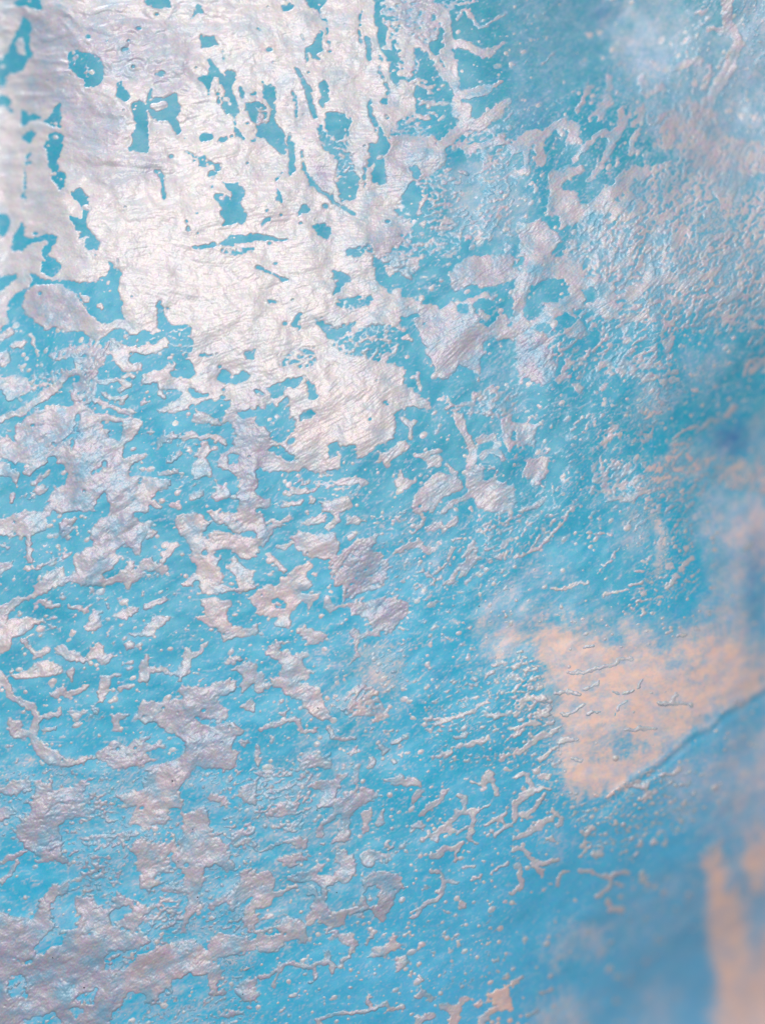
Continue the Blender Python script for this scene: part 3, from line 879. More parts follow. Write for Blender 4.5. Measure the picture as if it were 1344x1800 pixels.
(894, 1350): """
P -.9: -10 -10 1500 -10 1500 1500 -10 1500
P -.2: 280 120 560 100 760 0 1000 0 1000 300 700 440 400 420
P -.4: -20 -20 280 -20 300 420 -20 540
H .85 .8 28: 270 -60 760 -60 620 80 550 120 500 170 400 190 340 160 290 70
P -.8: 270 -20 600 -20 540 100 460 180 360 160 300 80
T .9: 270 -20 600 -20 540 100 460 180 360 160 300 80
O 1 20: 380 -20 760 -20 540 140 460 180
S 1 11: -20 50 90 40
S 1 15: 100 60 130 100 90 150
S 1 18: 90 150 30 190 30 260 -10 300
S 1 10: 140 100 210 100
S 1 10: 160 60 210 30
S 1 13: 70 260 140 220 190 140
S 1 15: 130 320 170 290 215 280
S 1 13: -10 372 90 350 130 325
S 1 14: 225 230 270 260 270 300
S 1 14: 190 370 240 390
H .6 .1 30: 180 390 300 380 280 470 190 460
S 1 13: -10 420 60 430 120 480
S 1 12: 120 480 200 510 260 490
S 1 15: 60 520 70 580 40 640 -10 700
S .9 18: 130 500 170 550
S 1 14: 250 630 270 570 310 550
S 1 13: 370 540 450 560 540 580
S 1 11: 540 580 640 555
S 1 14: 470 680 530 630 540 590
S 1 18: 530 700 550 760 590 760
S 1 9: 560 620 610 630
S .9 12: 710 550 700 620 745 640
S 1 9: 370 470 410 430
S 1 9: 645 480 700 450
S 1 9: 680 390 684 394
S 1 9: 750 410 785 392
S 1 11: 605 305 608 308
S 1 9: 560 280 564 283
S 1 9: 540 440 544 443
S 1 8: 410 350 450 320
S .9 8: 520 160 545 135
S .9 8: 620 110 720 95
S .9 8: 790 50 830 40
S .9 8: 860 40 910 15
S .9 8: 690 180 740 165
P .3: 420 420 520 400 500 480 430 480
H .5 .15 60: 760 -40 1400 -40 1400 420 1060 420 900 260
H .25 .1 70: 400 760 900 560 1060 460 1060 800 700 1000
H .45 .5 30: 220 840 520 840 540 960 240 960
H .5 .45 16: 140 930 180 930 200 1050 150 1060
H .5 .45 16: 220 940 380 980 370 1030 280 1030 260 1100 230 1090
H .4 .3 20: 390 900 520 880 500 980 410 990
H .22 .1 90: 500 700 1060 500 1080 1400 480 1400
H .5 .6 40: 140 1230 420 1180 440 1400 100 1400
S 1 12: -10 1155 70 1100
S 1 8: 170 1190 235 1175
S 1 12: 90 1310 150 1285
H .55 .5 60: 740 1180 830 1140 860 1400 740 1400
H .75 .8 30: 1000 500 1090 430 1180 490 1160 560 1030 580
H .95 .92 26: 1025 560 1050 520 1170 500 1190 560 1200 660 1250 800 1310 920 1335 1100 1370 1240 1400 1400 1105 1400 1105 1000 1075 850 1055 700
H .9 .95 30: 1230 420 1300 360 1420 360 1420 660 1300 670 1240 560
H .5 .5 60: 1180 560 1400 560 1400 1400 1340 1400 1280 1000
H -.4 0 40: 1350 800 1420 740 1420 1250 1330 1240
H .4 .5 50: 1100 60 1400 -40 1400 360 1220 360
"""}

# ---------------------------------------------------------------- grids
rng = np.random.default_rng(11)
G = 1.42                      # panel units between film vertices
MARG = 128                    # the panel goes on this far outside the picture
NX = int(W0 / G)
NY = int(H0 / G)
M = int(MARG / G)
Q = 4                         # soft layers are kept on a coarser grid
QX, QY = NX // Q + 1, NY // Q + 1
TS = 450 / 1344.0


def spectrum(shape):
    ky = np.fft.fftfreq(shape[0])[:, None]
    kx = np.fft.rfftfreq(shape[1])[None, :]
    return np.sqrt(kx * kx + ky * ky), kx, ky


def blur(a, sig):
    """gaussian blur with mirrored borders, sig in cells"""
    p = int(3 * sig) + 2
    b = np.pad(a, p, mode='reflect' if p < min(a.shape) else 'edge')
    k, _, _ = spectrum(b.shape)
    b = np.fft.irfft2(np.fft.rfft2(b) * np.exp(-2 * (math.pi * k * sig) ** 2), s=b.shape)
    return b[p:-p, p:-p]


def inside(px, py, X, Y):
    r = np.zeros(X.shape, bool)
    n = len(px)
    j = n - 1
    for i in range(n):
        if py[i] != py[j]:
            c = ((py[i] > Y) != (py[j] > Y)) & (X < (px[j] - px[i]) * (Y - py[i]) / (py[j] - py[i]) + px[i])
            r ^= c
        j = i
    return r


def box(px, py, step, nx, ny, pad=0.0):
    x0 = max(0, int((px.min() - pad) / step) - 1); x1 = min(nx, int((px.max() + pad) / step) + 2)
    y0 = max(0, int((py.min() - pad) / step) - 1); y1 = min(ny, int((py.max() + pad) / step) + 2)
    return x0, x1, y0, y1


V = np.zeros((NY, NX), np.float32)
TONE = np.ones((QY, QX), np.float32)
OCH = np.zeros((QY, QX), np.float32)
RES = np.zeros((QY, QX), np.float32)
RESW = np.zeros((QY, QX), np.float32)
for (ox, oy), text in TILES.items():
    cx0, cx1 = (900 if ox == 894 else ox), ox + 450
    cy0, cy1 = oy, oy + 450
    for line in text.strip().splitlines():
        if ':' not in line:
            continue
        hd, body = line.split(':')
        hd = hd.split(); nums = np.array([float(t) for t in body.split()])
        px = nums[0::2] * TS + ox; py = nums[1::2] * TS + oy
        k = hd[0]
        if k in 'PS':
            r = float(hd[2]) * TS * (.74 if oy >= 900 and ox >= 450 else .9) if k == 'S' else 0.0
            x0, x1, y0, y1 = box(px, py, G, NX, NY, r)
            x0 = max(x0, int(round(cx0 / G))); x1 = min(x1, int(round(cx1 / G)))
            y0 = max(y0, int(round(cy0 / G))); y1 = min(y1, int(round(cy1 / G)))
            if x1 <= x0 or y1 <= y0:
                continue
            X, Y = np.meshgrid((np.arange(x0, x1) + .5) * G, (np.arange(y0, y1) + .5) * G)
            if k == 'P':
                m = inside(px, py, X, Y)
            else:
                m = np.zeros(X.shape, bool)
                for i in range(len(px) - 1):
                    dx, dy = px[i + 1] - px[i], py[i + 1] - py[i]
                    t = np.clip(((X - px[i]) * dx + (Y - py[i]) * dy) / max(dx * dx + dy * dy, 1e-6), 0, 1)
                    m |= (X - px[i] - t * dx) ** 2 + (Y - py[i] - t * dy) ** 2 < max(r, 1.9) ** 2
            V[y0:y1, x0:x1][m] = float(hd[1]) * (1.6 if k == 'S' and float(hd[1]) > .75 else 1)
        else:
            step = G * Q
            X, Y = np.meshgrid((np.arange(QX) + .5) * step, (np.arange(QY) + .5) * step)
            m = inside(px, py, X, Y).astype(np.float32)
            if k == 'T':
                m = blur(m, 9 / step)
                TONE += m * (float(hd[1]) - TONE)
            elif k == 'O':
                m = blur(m, max(float(hd[2]) * TS / step, .6))
                OCH = np.maximum(OCH, m * float(hd[1]))
            else:
                a = float(hd[1])
                m = np.clip(blur(m, max(float(hd[3]) * TS / step, .6)), 0, 1)
                if a < 0:
                    RES *= 1 + a * m
                else:
                    RESW = RESW + (float(hd[2]) - RESW) * np.clip(m * a / np.maximum(RES + m * a, 1e-4), 0, 1)
                    RES = RES + (1 - RES) * m * a

# the panel continues past the picture: mirror the survey into the margin
V = np.pad(blur(V, 1.1), M, mode='reflect')


def up(a):
    yy = np.clip((np.arange(NY) + .5) / Q - .5, 0, QY - 1.001); xx = np.clip((np.arange(NX) + .5) / Q - .5, 0, QX - 1.001)
    iy = yy.astype(int); ix = xx.astype(int); fy = (yy - iy)[:, None]; fx = (xx - ix)[None, :]
    b = (a[iy][:, ix] * (1 - fy) * (1 - fx) + a[iy][:, ix + 1] * (1 - fy) * fx
         + a[iy + 1][:, ix] * fy * (1 - fx) + a[iy + 1][:, ix + 1] * fy * fx)
    return np.pad(b, M, mode='reflect').astype(np.float32)


TONE, OCH, RES, RESW = up(TONE), up(OCH), up(RES), up(RESW)
OCH = OCH * (.45 + np.clip((((np.arange(OCH.shape[1]) - M) + .5) * G - 800) / 200, 0, .55))[None, :]   # the ochre is strongest on the right
FY, FX = V.shape
PX = ((np.arange(FX) - M) + .5) * G          # panel units, picture frame of reference
PY = ((np.arange(FY) - M) + .5) * G
XX, YY = np.meshgrid(PX, PY)


# ---------------------------------------------------------------- relief noise
def noise(wl, slope=1.6, low=2.2):
    """fractal noise whose largest features are about wl panel units"""
    k, _, _ = spectrum((FY, FX))
    kc = G / wl
    amp = (kc * kc + k * k) ** (-slope / 2 - .5) * np.exp(-(low * kc * .25 / np.maximum(k, 1e-6)) ** 2)
    n = np.fft.irfft2(np.fft.rfft2(rng.standard_normal((FY, FX))) * amp, s=(FY, FX))
    return ((n - n.mean()) / n.std()).astype(np.float32)


def smear(n, ang, length):
    """draw the noise out along the local grain (degrees, anticlockwise)"""
    ca = np.cos(np.radians(ang)); sa = -np.sin(np.radians(ang))
    acc = n.copy(); steps = max(2, int(length / 2))
    IY, IX = np.meshgrid(np.arange(FY, dtype=np.float32), np.arange(FX, dtype=np.float32), indexing='ij')
    for s in (-1, 1):
        for i in range(1, steps + 1):
            d = s * i * length / steps / G
            jx = np.clip(np.rint(IX + ca * d), 0, FX - 1).astype(np.int32)
            jy = np.clip(np.rint(IY + sa * d), 0, FY - 1).astype(np.int32)
            acc = acc + n[jy, jx]
    return ((acc - acc.mean()) / acc.std()).astype(np.float32)


# local grain: (x, y, degrees) read off the photograph
GR = [(120, 80, 2), (150, 250, -8), (330, 300, 15), (600, 120, 4), (600, 330, -5), (300, 480, -12), (480, 560, 12),
      (600, 700, 35), (820, 100, 15), (1000, 100, 40), (1000, 300, 48), (1200, 450, 55), (1200, 200, 70),
      (1100, 650, 42), (1250, 700, 40), (950, 800, 45), (120, 720, 30), (150, 620, 60), (300, 720, 18), (100, 1000, 35), (250, 1150, 28),
      (420, 1000, 10), (620, 1000, 30), (800, 1000, 38), (800, 1250, 28), (950, 1250, 22), (1100, 1250, 14),
      (100, 1450, 15), (300, 1600, 25), (150, 1750, 30), (600, 1600, 25), (850, 1500, 35), (1000, 1450, 30), (1250, 1450, 30), (1000, 1700, 40)]
num = np.zeros((FY, FX, 2), np.float32); den = np.zeros((FY, FX), np.float32)
for gx, gy, a in GR:
    wgt = 1.0 / ((XX - gx) ** 2 + (YY - gy) ** 2 + 60 ** 2) ** 1.6
    num[..., 0] += wgt * math.cos(math.radians(2 * a)); num[..., 1] += wgt * math.sin(math.radians(2 * a)); den += wgt
ANG = np.degrees(np.arctan2(num[..., 1], num[..., 0])) / 2
ANG = ANG + 9 * noise(110, 2.4)


def region(pts, sig):
    """smooth weight map from (x, y, value) samples"""
    n = np.zeros((FY, FX), np.float32); d = np.zeros((FY, FX), np.float32)
    for x, y, v in pts:
        wgt = np.exp(-((XX - x) ** 2 + (YY - y) ** 2) / (2 * sig * sig)) + 1e-6
        n += wgt * v; d += wgt
    return n / d


# no outline in the film is straight: push the survey about by a few units
def shift(a, dx, dy):
    IY, IX = np.meshgrid(np.arange(FY), np.arange(FX), indexing='ij')
    return a[np.clip(np.rint(IY + dy / G), 0, FY - 1).astype(int), np.clip(np.rint(IX + dx / G), 0, FX - 1).astype(int)]


V = blur(shift(V, 2.0 * noise(55, 2.2) + .9 * noise(14, 1.5), 2.0 * noise(55, 2.2) + .9 * noise(14, 1.5)), .4).astype(np.float32)
wx = 5 * noise(80, 1.6) + 2.5 * smear(noise(16, 1.3), ANG, 5); wy = 8 * noise(80, 1.6) + 5 * smear(noise(18, 1.3), 90 + 0 * ANG, 8)
RES, RESW = shift(RES, wx, wy), shift(RESW, wx, wy)
# a straight crease runs under the peach patch up to the right-hand edge; below it the residue is rubbed away
CR = [(1040, 1424), (1100, 1384), (1165, 1340), (1270, 1262), (1360, 1212), (1480, 1150)]
cy_ = np.interp(PX, [c[0] for c in CR], [c[1] for c in CR]) + 2.0 * np.interp(PX, np.arange(900, 1500, 25), rng.standard_normal(24))
dist = (YY - cy_[None, :]) * .80
on = np.clip((XX - 1030) / 60, 0, 1)
RES = RES * (1 - on * .55 * np.clip((dist + 3) / 6, 0, 1) * np.exp(-np.clip(dist, 0, None) / 26))
CREASE = on * (.30 * np.exp(-((dist + 5) / 5) ** 2) - .45 * np.exp(-((dist - 6) / 6) ** 2))
SOLID = region([(200, 200, 1), (600, 200, 1), (300, 480, 1), (600, 650, .95), (60, 450, .95), (100, 750, .85), (300, 850, .82), (900, 300, .8), (1200, 300, .8), (800, 600, .82),
                (1000, 700, .65), (400, 1050, .85), (150, 1150, .85), (200, 1400, .74), (300, 1650, .76), (600, 1250, .8), (650, 1550, .8), (900, 1500, .95), (1100, 1250, .95)], 130)
V = np.where((V > 0) & (V < 1.15), V * SOLID, V)
n_edge = smear(noise(16, 1.25), ANG, 5)
n_bead = smear(noise(8, 1.2), ANG, 2)
n_fine = noise(4.6, 1.0)
f = V + (1 - .55 * np.clip(np.abs(V), 0, 1)) * (.25 * n_edge + .29 * n_bead + (.12 + .12 * np.exp(-((V + .1) / .4) ** 2)) * n_fine)

# beads: small round drops of film scattered round the half-covered places
clump = noise(34, 1.4)
nb = 34000
BEAD = np.zeros((FY, FX), np.float32)
bx = rng.uniform(PX[0] + 8, PX[-1] - 8, nb); by = rng.uniform(PY[0] + 8, PY[-1] - 8, nb)
br = np.clip(rng.lognormal(.72, .42, nb), 1.2, 6.0)
ji = ((by - PY[0]) / G).astype(int); jj = ((bx - PX[0]) / G).astype(int)
vv = V[ji, jj]
pr = np.exp(-((vv + .45) / .42) ** 2) * np.clip(.42 + .5 * clump[ji, jj], 0, 1) * np.where(RES[ji, jj] > .7, .25, 1)
ok = rng.uniform(0, 1, nb) < pr
pit = (vv > .7) & (rng.uniform(0, 1, nb) < .05 * np.clip(clump[ji, jj], 0, 2))
for x, y, r, sgn, el, an in zip(np.r_[bx[ok], bx[pit]], np.r_[by[ok], by[pit]], np.r_[br[ok], .8 * br[pit]],
                            np.r_[np.ones(ok.sum()), -np.ones(pit.sum())], rng.uniform(.55, 1.0, nb), ANG[np.r_[ji[ok], ji[pit]], np.r_[jj[ok], jj[pit]]]):
    i0 = int((y - r / el - PY[0]) / G); i1 = int((y + r / el - PY[0]) / G) + 2
    j0 = int((x - r / el - PX[0]) / G); j1 = int((x + r / el - PX[0]) / G) + 2
    i0, j0 = max(i0, 0), max(j0, 0)
    ax = XX[i0:i1, j0:j1] - x; ay = YY[i0:i1, j0:j1] - y
    c_, s_ = math.cos(math.radians(an)), -math.sin(math.radians(an))
    d2 = ((ax * c_ + ay * s_) * el) ** 2 + (ax * s_ - ay * c_) ** 2
    v_ = .55 * (1 - d2 / (r * r)) * min(1, r / 2.5)
    if sgn > 0:
        BEAD[i0:i1, j0:j1] = np.maximum(BEAD[i0:i1, j0:j1], (v_ > f[i0:i1, j0:j1]) & (v_ > 0))
        f[i0:i1, j0:j1] = np.maximum(f[i0:i1, j0:j1], v_)
    else:
        f[i0:i1, j0:j1] = np.minimum(f[i0:i1, j0:j1], -v_ * 1.2 + .05)

# wrinkles: broad soft pleats at the upper left, fine ripples elsewhere
pleat = smear(noise(24, 3.4), ANG, 70)
ripple = smear(noise(6.5, 1.8), ANG, 16)
leather = noise(6, 1.3)
PW = region([(100, 60, 1), (200, 180, 1), (300, 60, .8), (150, 330, .2), (350, 250, .25), (450, 100, .35), (600, 150, .15), (350, 450, .08),
             (600, 400, .15), (600, 700, .08), (100, 750, .3), (300, 900, .1), (1000, 300, .15), (1200, 500, .15), (600, 1200, .05),
             (200, 1500, .05), (1100, 1250, .1), (1200, 1700, .05), (60, 450, .2)], 110)
RW = region([(100, 80, .15), (200, 200, .2), (350, 350, .8), (450, 500, 1), (600, 400, 1), (600, 560, 1), (620, 720, 1), (600, 120, .8), (100, 720, .35), (120, 850, .2), (300, 720, .3), (800, 580, .7),
             (300, 900, .2), (100, 1000, .2), (250, 1250, .1), (700, 1200, .1), (250, 1600, .1), (1100, 450, .6), (900, 700, .3), (1100, 1250, .2), (1200, 1700, .1)], 120)

# ---------------------------------------------------------------- large shape of the panel (mm -> m)
# it is not flat: the right-hand edge and the lower right corner fall away from the focus plane
z = np.zeros((FY, FX), np.float32)
for x, y, sx, sy, d in [(1440, 1850, 250, 250, -20), (1440, 1080, 110, 330, -9), (1075, 45, 95, 85, -3.8), (1300, 215, 120, 100, -3.2),
                        (1310, 780, 95, 95, -3.5), (-10, 180, 75, 260, -4.5), (1140, 1800, 120, 140, -3),
                        (300, 480, 260, 260, .5), (620, 740, 120, 120, .4)]:
    z += d * np.exp(-((XX - x) / sx) ** 2 / 2 - ((YY - y) / sy) ** 2 / 2)
z *= 1e-3
z += (CREASE * .32e-3).astype(np.float32)
z += (.10e-3 * noise(150, 2.4)).astype(np.float32) + (.014e-3 * smear(noise(34, 2.2), ANG, 14)).astype(np.float32)

# a thin bloom of film stays on the blue around the pieces; the pieces thin out towards their rims
bloom = np.clip((f + .62) / .62, 0, 1) ** 1.5 * (.19 + .13 * n_edge + .17 * n_fine)
RES = np.clip(RES + (1 - RES) * np.clip(bloom, 0, .65), 0, 1)
CALM = region([(300, 300, 1), (300, 1200, 1), (700, 900, 1), (1000, 1250, .9), (1250, 1600, .25), (1100, 1750, .3), (1300, 1000, .3), (1300, 750, .4), (1100, 60, .3), (1250, 250, .4)], 140)
# a fine lilac web of half-dried film between the pieces
n40 = smear(noise(34, 1.5), ANG, 9)
WEB = np.clip(1 - np.abs(n40) / .55, 0, 1) ** .8 * np.clip(.62 + .40 * n_bead + .35 * n_fine, 0, 1.3)
WEB *= region([(200, 200, .1), (600, 200, .15), (150, 620, .25), (300, 900, .28), (100, 1080, .16), (650, 900, .42), (900, 650, .42), (1000, 450, .35), (950, 60, .3), (1050, 850, .45), (750, 1080, .5),
               (450, 1200, .34), (700, 1250, .5), (900, 1300, .4), (200, 1450, .5), (450, 1450, .55), (250, 1700, .45), (600, 1600, .4), (850, 1600, .32), (1150, 1450, .4), (1150, 1700, .12), (1200, 1250, .1)], 110)
RES = np.clip(RES + (1 - RES) * WEB, 0, 1)
mott = CALM * .13 * smear(noise(46, 1.2), ANG, 14) + CALM * .10 * n_bead
edge_ = np.clip(RES * (1 - RES) * 4, 0, 1)
RES = np.clip(RES + edge_ * mott + .03 * np.clip(smear(noise(70, 1.2), ANG, 20) - .2, 0, 2), 0, 1)
RESW = np.clip(RESW + (.10 + .10 * RESW) * noise(60, 1.0), 0, 1)
z += (RES * (.005e-3 * ripple + .003e-3 * leather)).astype(np.float32)
TONE = TONE * (.86 + .14 * np.clip(f / .9, 0, 1)) * region(  # film thickness plus painted light falloff: paler along the sheen, darker toward the bottom
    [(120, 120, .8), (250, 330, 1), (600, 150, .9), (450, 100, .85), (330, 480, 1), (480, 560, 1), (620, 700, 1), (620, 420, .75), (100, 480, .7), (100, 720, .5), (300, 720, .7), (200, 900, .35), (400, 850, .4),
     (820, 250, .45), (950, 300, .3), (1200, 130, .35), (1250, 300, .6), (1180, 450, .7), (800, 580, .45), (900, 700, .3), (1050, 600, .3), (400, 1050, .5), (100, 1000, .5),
     (150, 1150, .5), (200, 1400, .3), (300, 1650, .25), (60, 1650, .22), (600, 1000, .3), (600, 1250, .35), (650, 1550, .35), (900, 1500, .6), (950, 1250, 1), (1100, 1250, 1), (1200, 1300, 1), (1200, 850, .6)], 130)  # ridges in the peach patch coloured white, standing in for specular glints
HVAR = np.clip(.80 + .32 * noise(70, 1.4), .3, 1.5)
TONE = np.maximum(TONE, .75 * BEAD)          # drops dry thicker than the film
HF = .085e-3 * region([(200, 200, 1), (600, 200, 1), (300, 600, .95), (600, 700, 1), (300, 1000, 1.1), (100, 1150, 1.2), (900, 200, .6), (1200, 150, .5), (1200, 450, .65), (900, 550, .55), (1000, 800, .5),
                      (700, 1000, .6), (1150, 950, .6), (900, 1250, 1.1), (1060, 1250, 1.7), (1000, 1400, 1.1), (250, 1500, 1.1), (200, 1700, 1.1), (650, 1500, 1.1), (900, 1600, .9)], 130) * HVAR
fs = blur(np.clip(f, -.45, 1.0), .85)
h = np.where(fs > 0, HF * 1.15 * (1 - np.exp(-1.2 * fs - 3.2 * np.clip(fs, 0, None) ** 2)), HF * 1.7 * np.clip(fs, -.25, 0))
body_ = np.clip(fs / .6, 0, 1)
h += body_ * (.060e-3 * PW * pleat + .006e-3 * RW * ripple + .0035e-3 * leather)
# the film is a little thicker along its rim, where it has shrunk back and curled
h += .014e-3 * np.exp(-((fs - .5) / .25) ** 2) * np.clip(fs, 0, 1) * 1.4
h = np.where(fs > 0, np.maximum(h, .35 * HF * body_), h)
zf = z + h.astype(np.float32)
# the film varies in thickness, so the blue glows through it in places, least in the thick sheet at the upper left
THIN = region([(200, 250, .12), (600, 150, .2), (350, 480, .05), (620, 700, .1), (100, 100, .3), (100, 750, .5), (300, 880, .5), (900, 300, .6), (1200, 300, .4), (800, 600, .5), (1000, 700, .6),
               (400, 1050, .3), (150, 1150, .3), (200, 1400, .5), (300, 1650, .45), (600, 1250, .5), (650, 1550, .5), (900, 1500, .25), (1100, 1250, .1)], 130)
COVER = np.clip(np.maximum(.22 + fs * 2.6, .9 * BEAD), 0, 1) * np.clip(1 - THIN * np.clip(.34 + .40 * noise(70, 1.6) + .18 * n_bead + .14 * n_fine, 0, 1.4), .2, 1)

VX = (XX - W0 / 2) * U
VY = (H0 / 2 - YY) * U


# ---------------------------------------------------------------- mesh helper
def grid_mesh(name, idx_v, quads, zz, attrs, mat, smooth_from=None):
    me = bpy.data.meshes.new(name)
    n = len(idx_v)
    co = np.empty((n, 3), np.float32)
    co[:, 0] = VX.ravel()[idx_v]; co[:, 1] = VY.ravel()[idx_v]; co[:, 2] = zz.ravel()[idx_v]
    me.vertices.add(n); me.vertices.foreach_set('co', co.ravel())
    m = len(quads)
    me.loops.add(4 * m); me.loops.foreach_set('vertex_index', quads.ravel().astype(np.int32))
    me.polygons.add(m)
    me.polygons.foreach_set('loop_start', np.arange(0, 4 * m, 4, dtype=np.int32))
    me.polygons.foreach_set('loop_total', np.full(m, 4, np.int32))
    me.polygons.foreach_set('use_smooth', np.ones(m, bool))
    for k, a in attrs.items():
        at = me.attributes.new(k, 'FLOAT', 'POINT')
        at.data.foreach_set('value', a.ravel()[idx_v].astype(np.float32))
    me.materials.append(mat)
    me.update(calc_edges=True)
    if smooth_from is not None:                 # neighbouring pieces shade as one surface where they touch
        me.normals_split_custom_set_from_vertices(smooth_from.reshape(-1, 3)[idx_v])
    return me


# ---------------------------------------------------------------- materials
def nodes(name):
    m = bpy.data.materials.new(name); m.use_nodes = True
    nt = m.node_tree
    return m, nt, nt.nodes, nt.links, nt.nodes['Principled BSDF']


def attr(nt, name):
    a = nt.nodes.new('ShaderNodeAttribute'); a.attribute_name = name
    return a.outputs['Fac']


def mixc(nt, fac, a, b, mode='MIX'):
    m = nt.nodes.new('ShaderNodeMix'); m.data_type = 'RGBA'; m.blend_type = mode
    for sock, val in ((m.inputs[0], fac), (m.inputs[6], a), (m.inputs[7], b)):
        if hasattr(val, 'is_linked'):
            nt.links.new(val, sock)
        else:
            sock.default_value = val if not isinstance(val, tuple) else (*val, 1)
    return m.outputs[2]


def math_(nt, op, a, b, clamp=False):
    m = nt.nodes.new('ShaderNodeMath'); m.operation = op; m.use_clamp = clamp
    for s, v in ((m.inputs[0], a), (m.inputs[1], b)):
        if hasattr(v, 'is_linked'):
            nt.links.new(v, s)
        else:
            s.default_value = v
    return m.outputs[0]


def tex(nt, scale, detail=3, rough=.6):
    tc = nt.nodes.new('ShaderNodeTexCoord')
    n = nt.nodes.new('ShaderNodeTexNoise'); n.inputs['Scale'].default_value = scale
    n.inputs['Detail'].default_value = detail; n.inputs['Roughness'].default_value = rough
    nt.links.new(tc.outputs['Object'], n.inputs['Vector'])
    return n


def iridescent_tint(nt, col, scale, amount):
    """small flecks of pink, green and blue, as in mother-of-pearl"""
    n = tex(nt, scale, 2, .55)
    hs = nt.nodes.new('ShaderNodeHueSaturation')
    sub = mixc(nt, 1.0, n.outputs['Color'], (.5, .5, .5), 'SUBTRACT')
    add = nt.nodes.new('ShaderNodeVectorMath'); add.operation = 'MULTIPLY_ADD'
    cen = nt.nodes.new('ShaderNodeVectorMath'); cen.operation = 'SUBTRACT'
    nt.links.new(n.outputs['Color'], cen.inputs[0]); cen.inputs[1].default_value = (.5, .5, .5)
    nt.links.new(cen.outputs[0], add.inputs[0]); add.inputs[1].default_value = (amount,) * 3
    nt.links.new(col, add.inputs[2])
    nt.nodes.remove(hs); nt.nodes.remove(sub.node)
    return add.outputs[0]


def film_colour(nt, thick_lit, warm):
    c = mixc(nt, thick_lit, (.205, .20, .262), (.395, .37, .378))
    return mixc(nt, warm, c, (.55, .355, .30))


# pearly film
FILM, nt, N, L, P = nodes('pearl_film')
blot = tex(nt, 90, 4, .6)
th = math_(nt, 'ADD', attr(nt, 'thick_lit'), math_(nt, 'MULTIPLY', math_(nt, 'SUBTRACT', blot.outputs['Fac'], .5), .45), True)
wv = tex(nt, 60, 3, .6)
wm = math_(nt, 'ADD', attr(nt, 'warm'), math_(nt, 'MULTIPLY', math_(nt, 'SUBTRACT', wv.outputs['Fac'], .53), .3), True)
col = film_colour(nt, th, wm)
col = iridescent_tint(nt, col, 900, .10)
col = iridescent_tint(nt, col, 3200, .16)
col = mixc(nt, attr(nt, 'cover'), (.03, .235, .35), col)         # where the film is thinnest the blue coat tints it
L.new(col, P.inputs['Base Color'])
P.inputs['Metallic'].default_value = .14
P.inputs['Roughness'].default_value = .46
P.inputs['Coat Weight'].default_value = .15
P.inputs['Coat Roughness'].default_value = .22
P.inputs['Coat IOR'].default_value = 1.6
gr = tex(nt, 2600, 3, .65)
b = N.new('ShaderNodeBump'); b.inputs['Strength'].default_value = .22; b.inputs['Distance'].default_value = 6e-5
L.new(gr.outputs['Fac'], b.inputs['Height']); L.new(b.outputs[0], P.inputs['Normal'])

# blue ground coat with residue of the film rubbed into it
BLUE, nt, N, L, P = nodes('blue_ground_coat')
tc = N.new('ShaderNodeTexCoord'); sp = N.new('ShaderNodeSeparateXYZ'); L.new(tc.outputs['Object'], sp.inputs[0])
pig = tex(nt, 22, 4, .55)
drift = math_(nt, 'ADD', math_(nt, 'MULTIPLY', sp.outputs['Y'], -4.4), math_(nt, 'MULTIPLY', math_(nt, 'SUBTRACT', pig.outputs['Fac'], .5), .8))  # teal to cyan down the panel, lightened below to offset lamp falloff
ramp = N.new('ShaderNodeValToRGB')
ramp.color_ramp.elements[0].position = .08; ramp.color_ramp.elements[0].color = (.032, .205, .285, 1)
ramp.color_ramp.elements[1].position = .92; ramp.color_ramp.elements[1].color = (.018, .30, .465, 1)
e = ramp.color_ramp.elements.new(.5); e.color = (.024, .25, .365, 1)
L.new(math_(nt, 'ADD', drift, .5), ramp.inputs[0])
res = attr(nt, 'residue'); rw = attr(nt, 'warm')
rb = tex(nt, 300, 4, .6)
rf = tex(nt, 1500, 4, .62)
grain = math_(nt, 'ADD', math_(nt, 'MULTIPLY', rb.outputs['Fac'], .5), math_(nt, 'MULTIPLY', rf.outputs['Fac'], .5))
sp_ = math_(nt, 'MULTIPLY', math_(nt, 'SUBTRACT', grain, .5), math_(nt, 'SUBTRACT', 3.4, math_(nt, 'MULTIPLY', rw, 1.9)))
amt = math_(nt, 'MULTIPLY', math_(nt, 'SUBTRACT', math_(nt, 'MULTIPLY', res, 1.08), .07, True), math_(nt, 'ADD', math_(nt, 'ADD', .62, sp_), math_(nt, 'MULTIPLY', res, .42)), True)
rc = mixc(nt, rw, (.26, .33, .43), (.57, .39, .33))
peri = math_(nt, 'MULTIPLY', math_(nt, 'SUBTRACT', math_(nt, 'SUBTRACT', sp.outputs['X'], sp.outputs['Y']), .055), 11.0, True)
col = mixc(nt, peri, ramp.outputs[0], (.095, .295, .465))
col = mixc(nt, amt, col, rc)
col = mixc(nt, attr(nt, 'stain'), col, (.05, .14, .29))
col = iridescent_tint(nt, col, 700, .05)
col = iridescent_tint(nt, col, 2600, .08)
L.new(col, P.inputs['Base Color'])
P.inputs['Roughness'].default_value = .38
P.inputs['Specular IOR Level'].default_value = .28
b = N.new('ShaderNodeBump'); b.inputs['Strength'].default_value = .22; b.inputs['Distance'].default_value = 1e-4
b1 = tex(nt, 420, 5, .6)
L.new(math_(nt, 'ADD', math_(nt, 'MULTIPLY', b1.outputs['Fac'], .55), math_(nt, 'MULTIPLY', amt, .8)), b.inputs['Height']); L.new(b.outputs[0], P.inputs['Normal'])

DUST, nt, N, L, P = nodes('dark_grit')
P.inputs['Base Color'].default_value = (.03, .035, .05, 1); P.inputs['Roughness'].default_value = .7

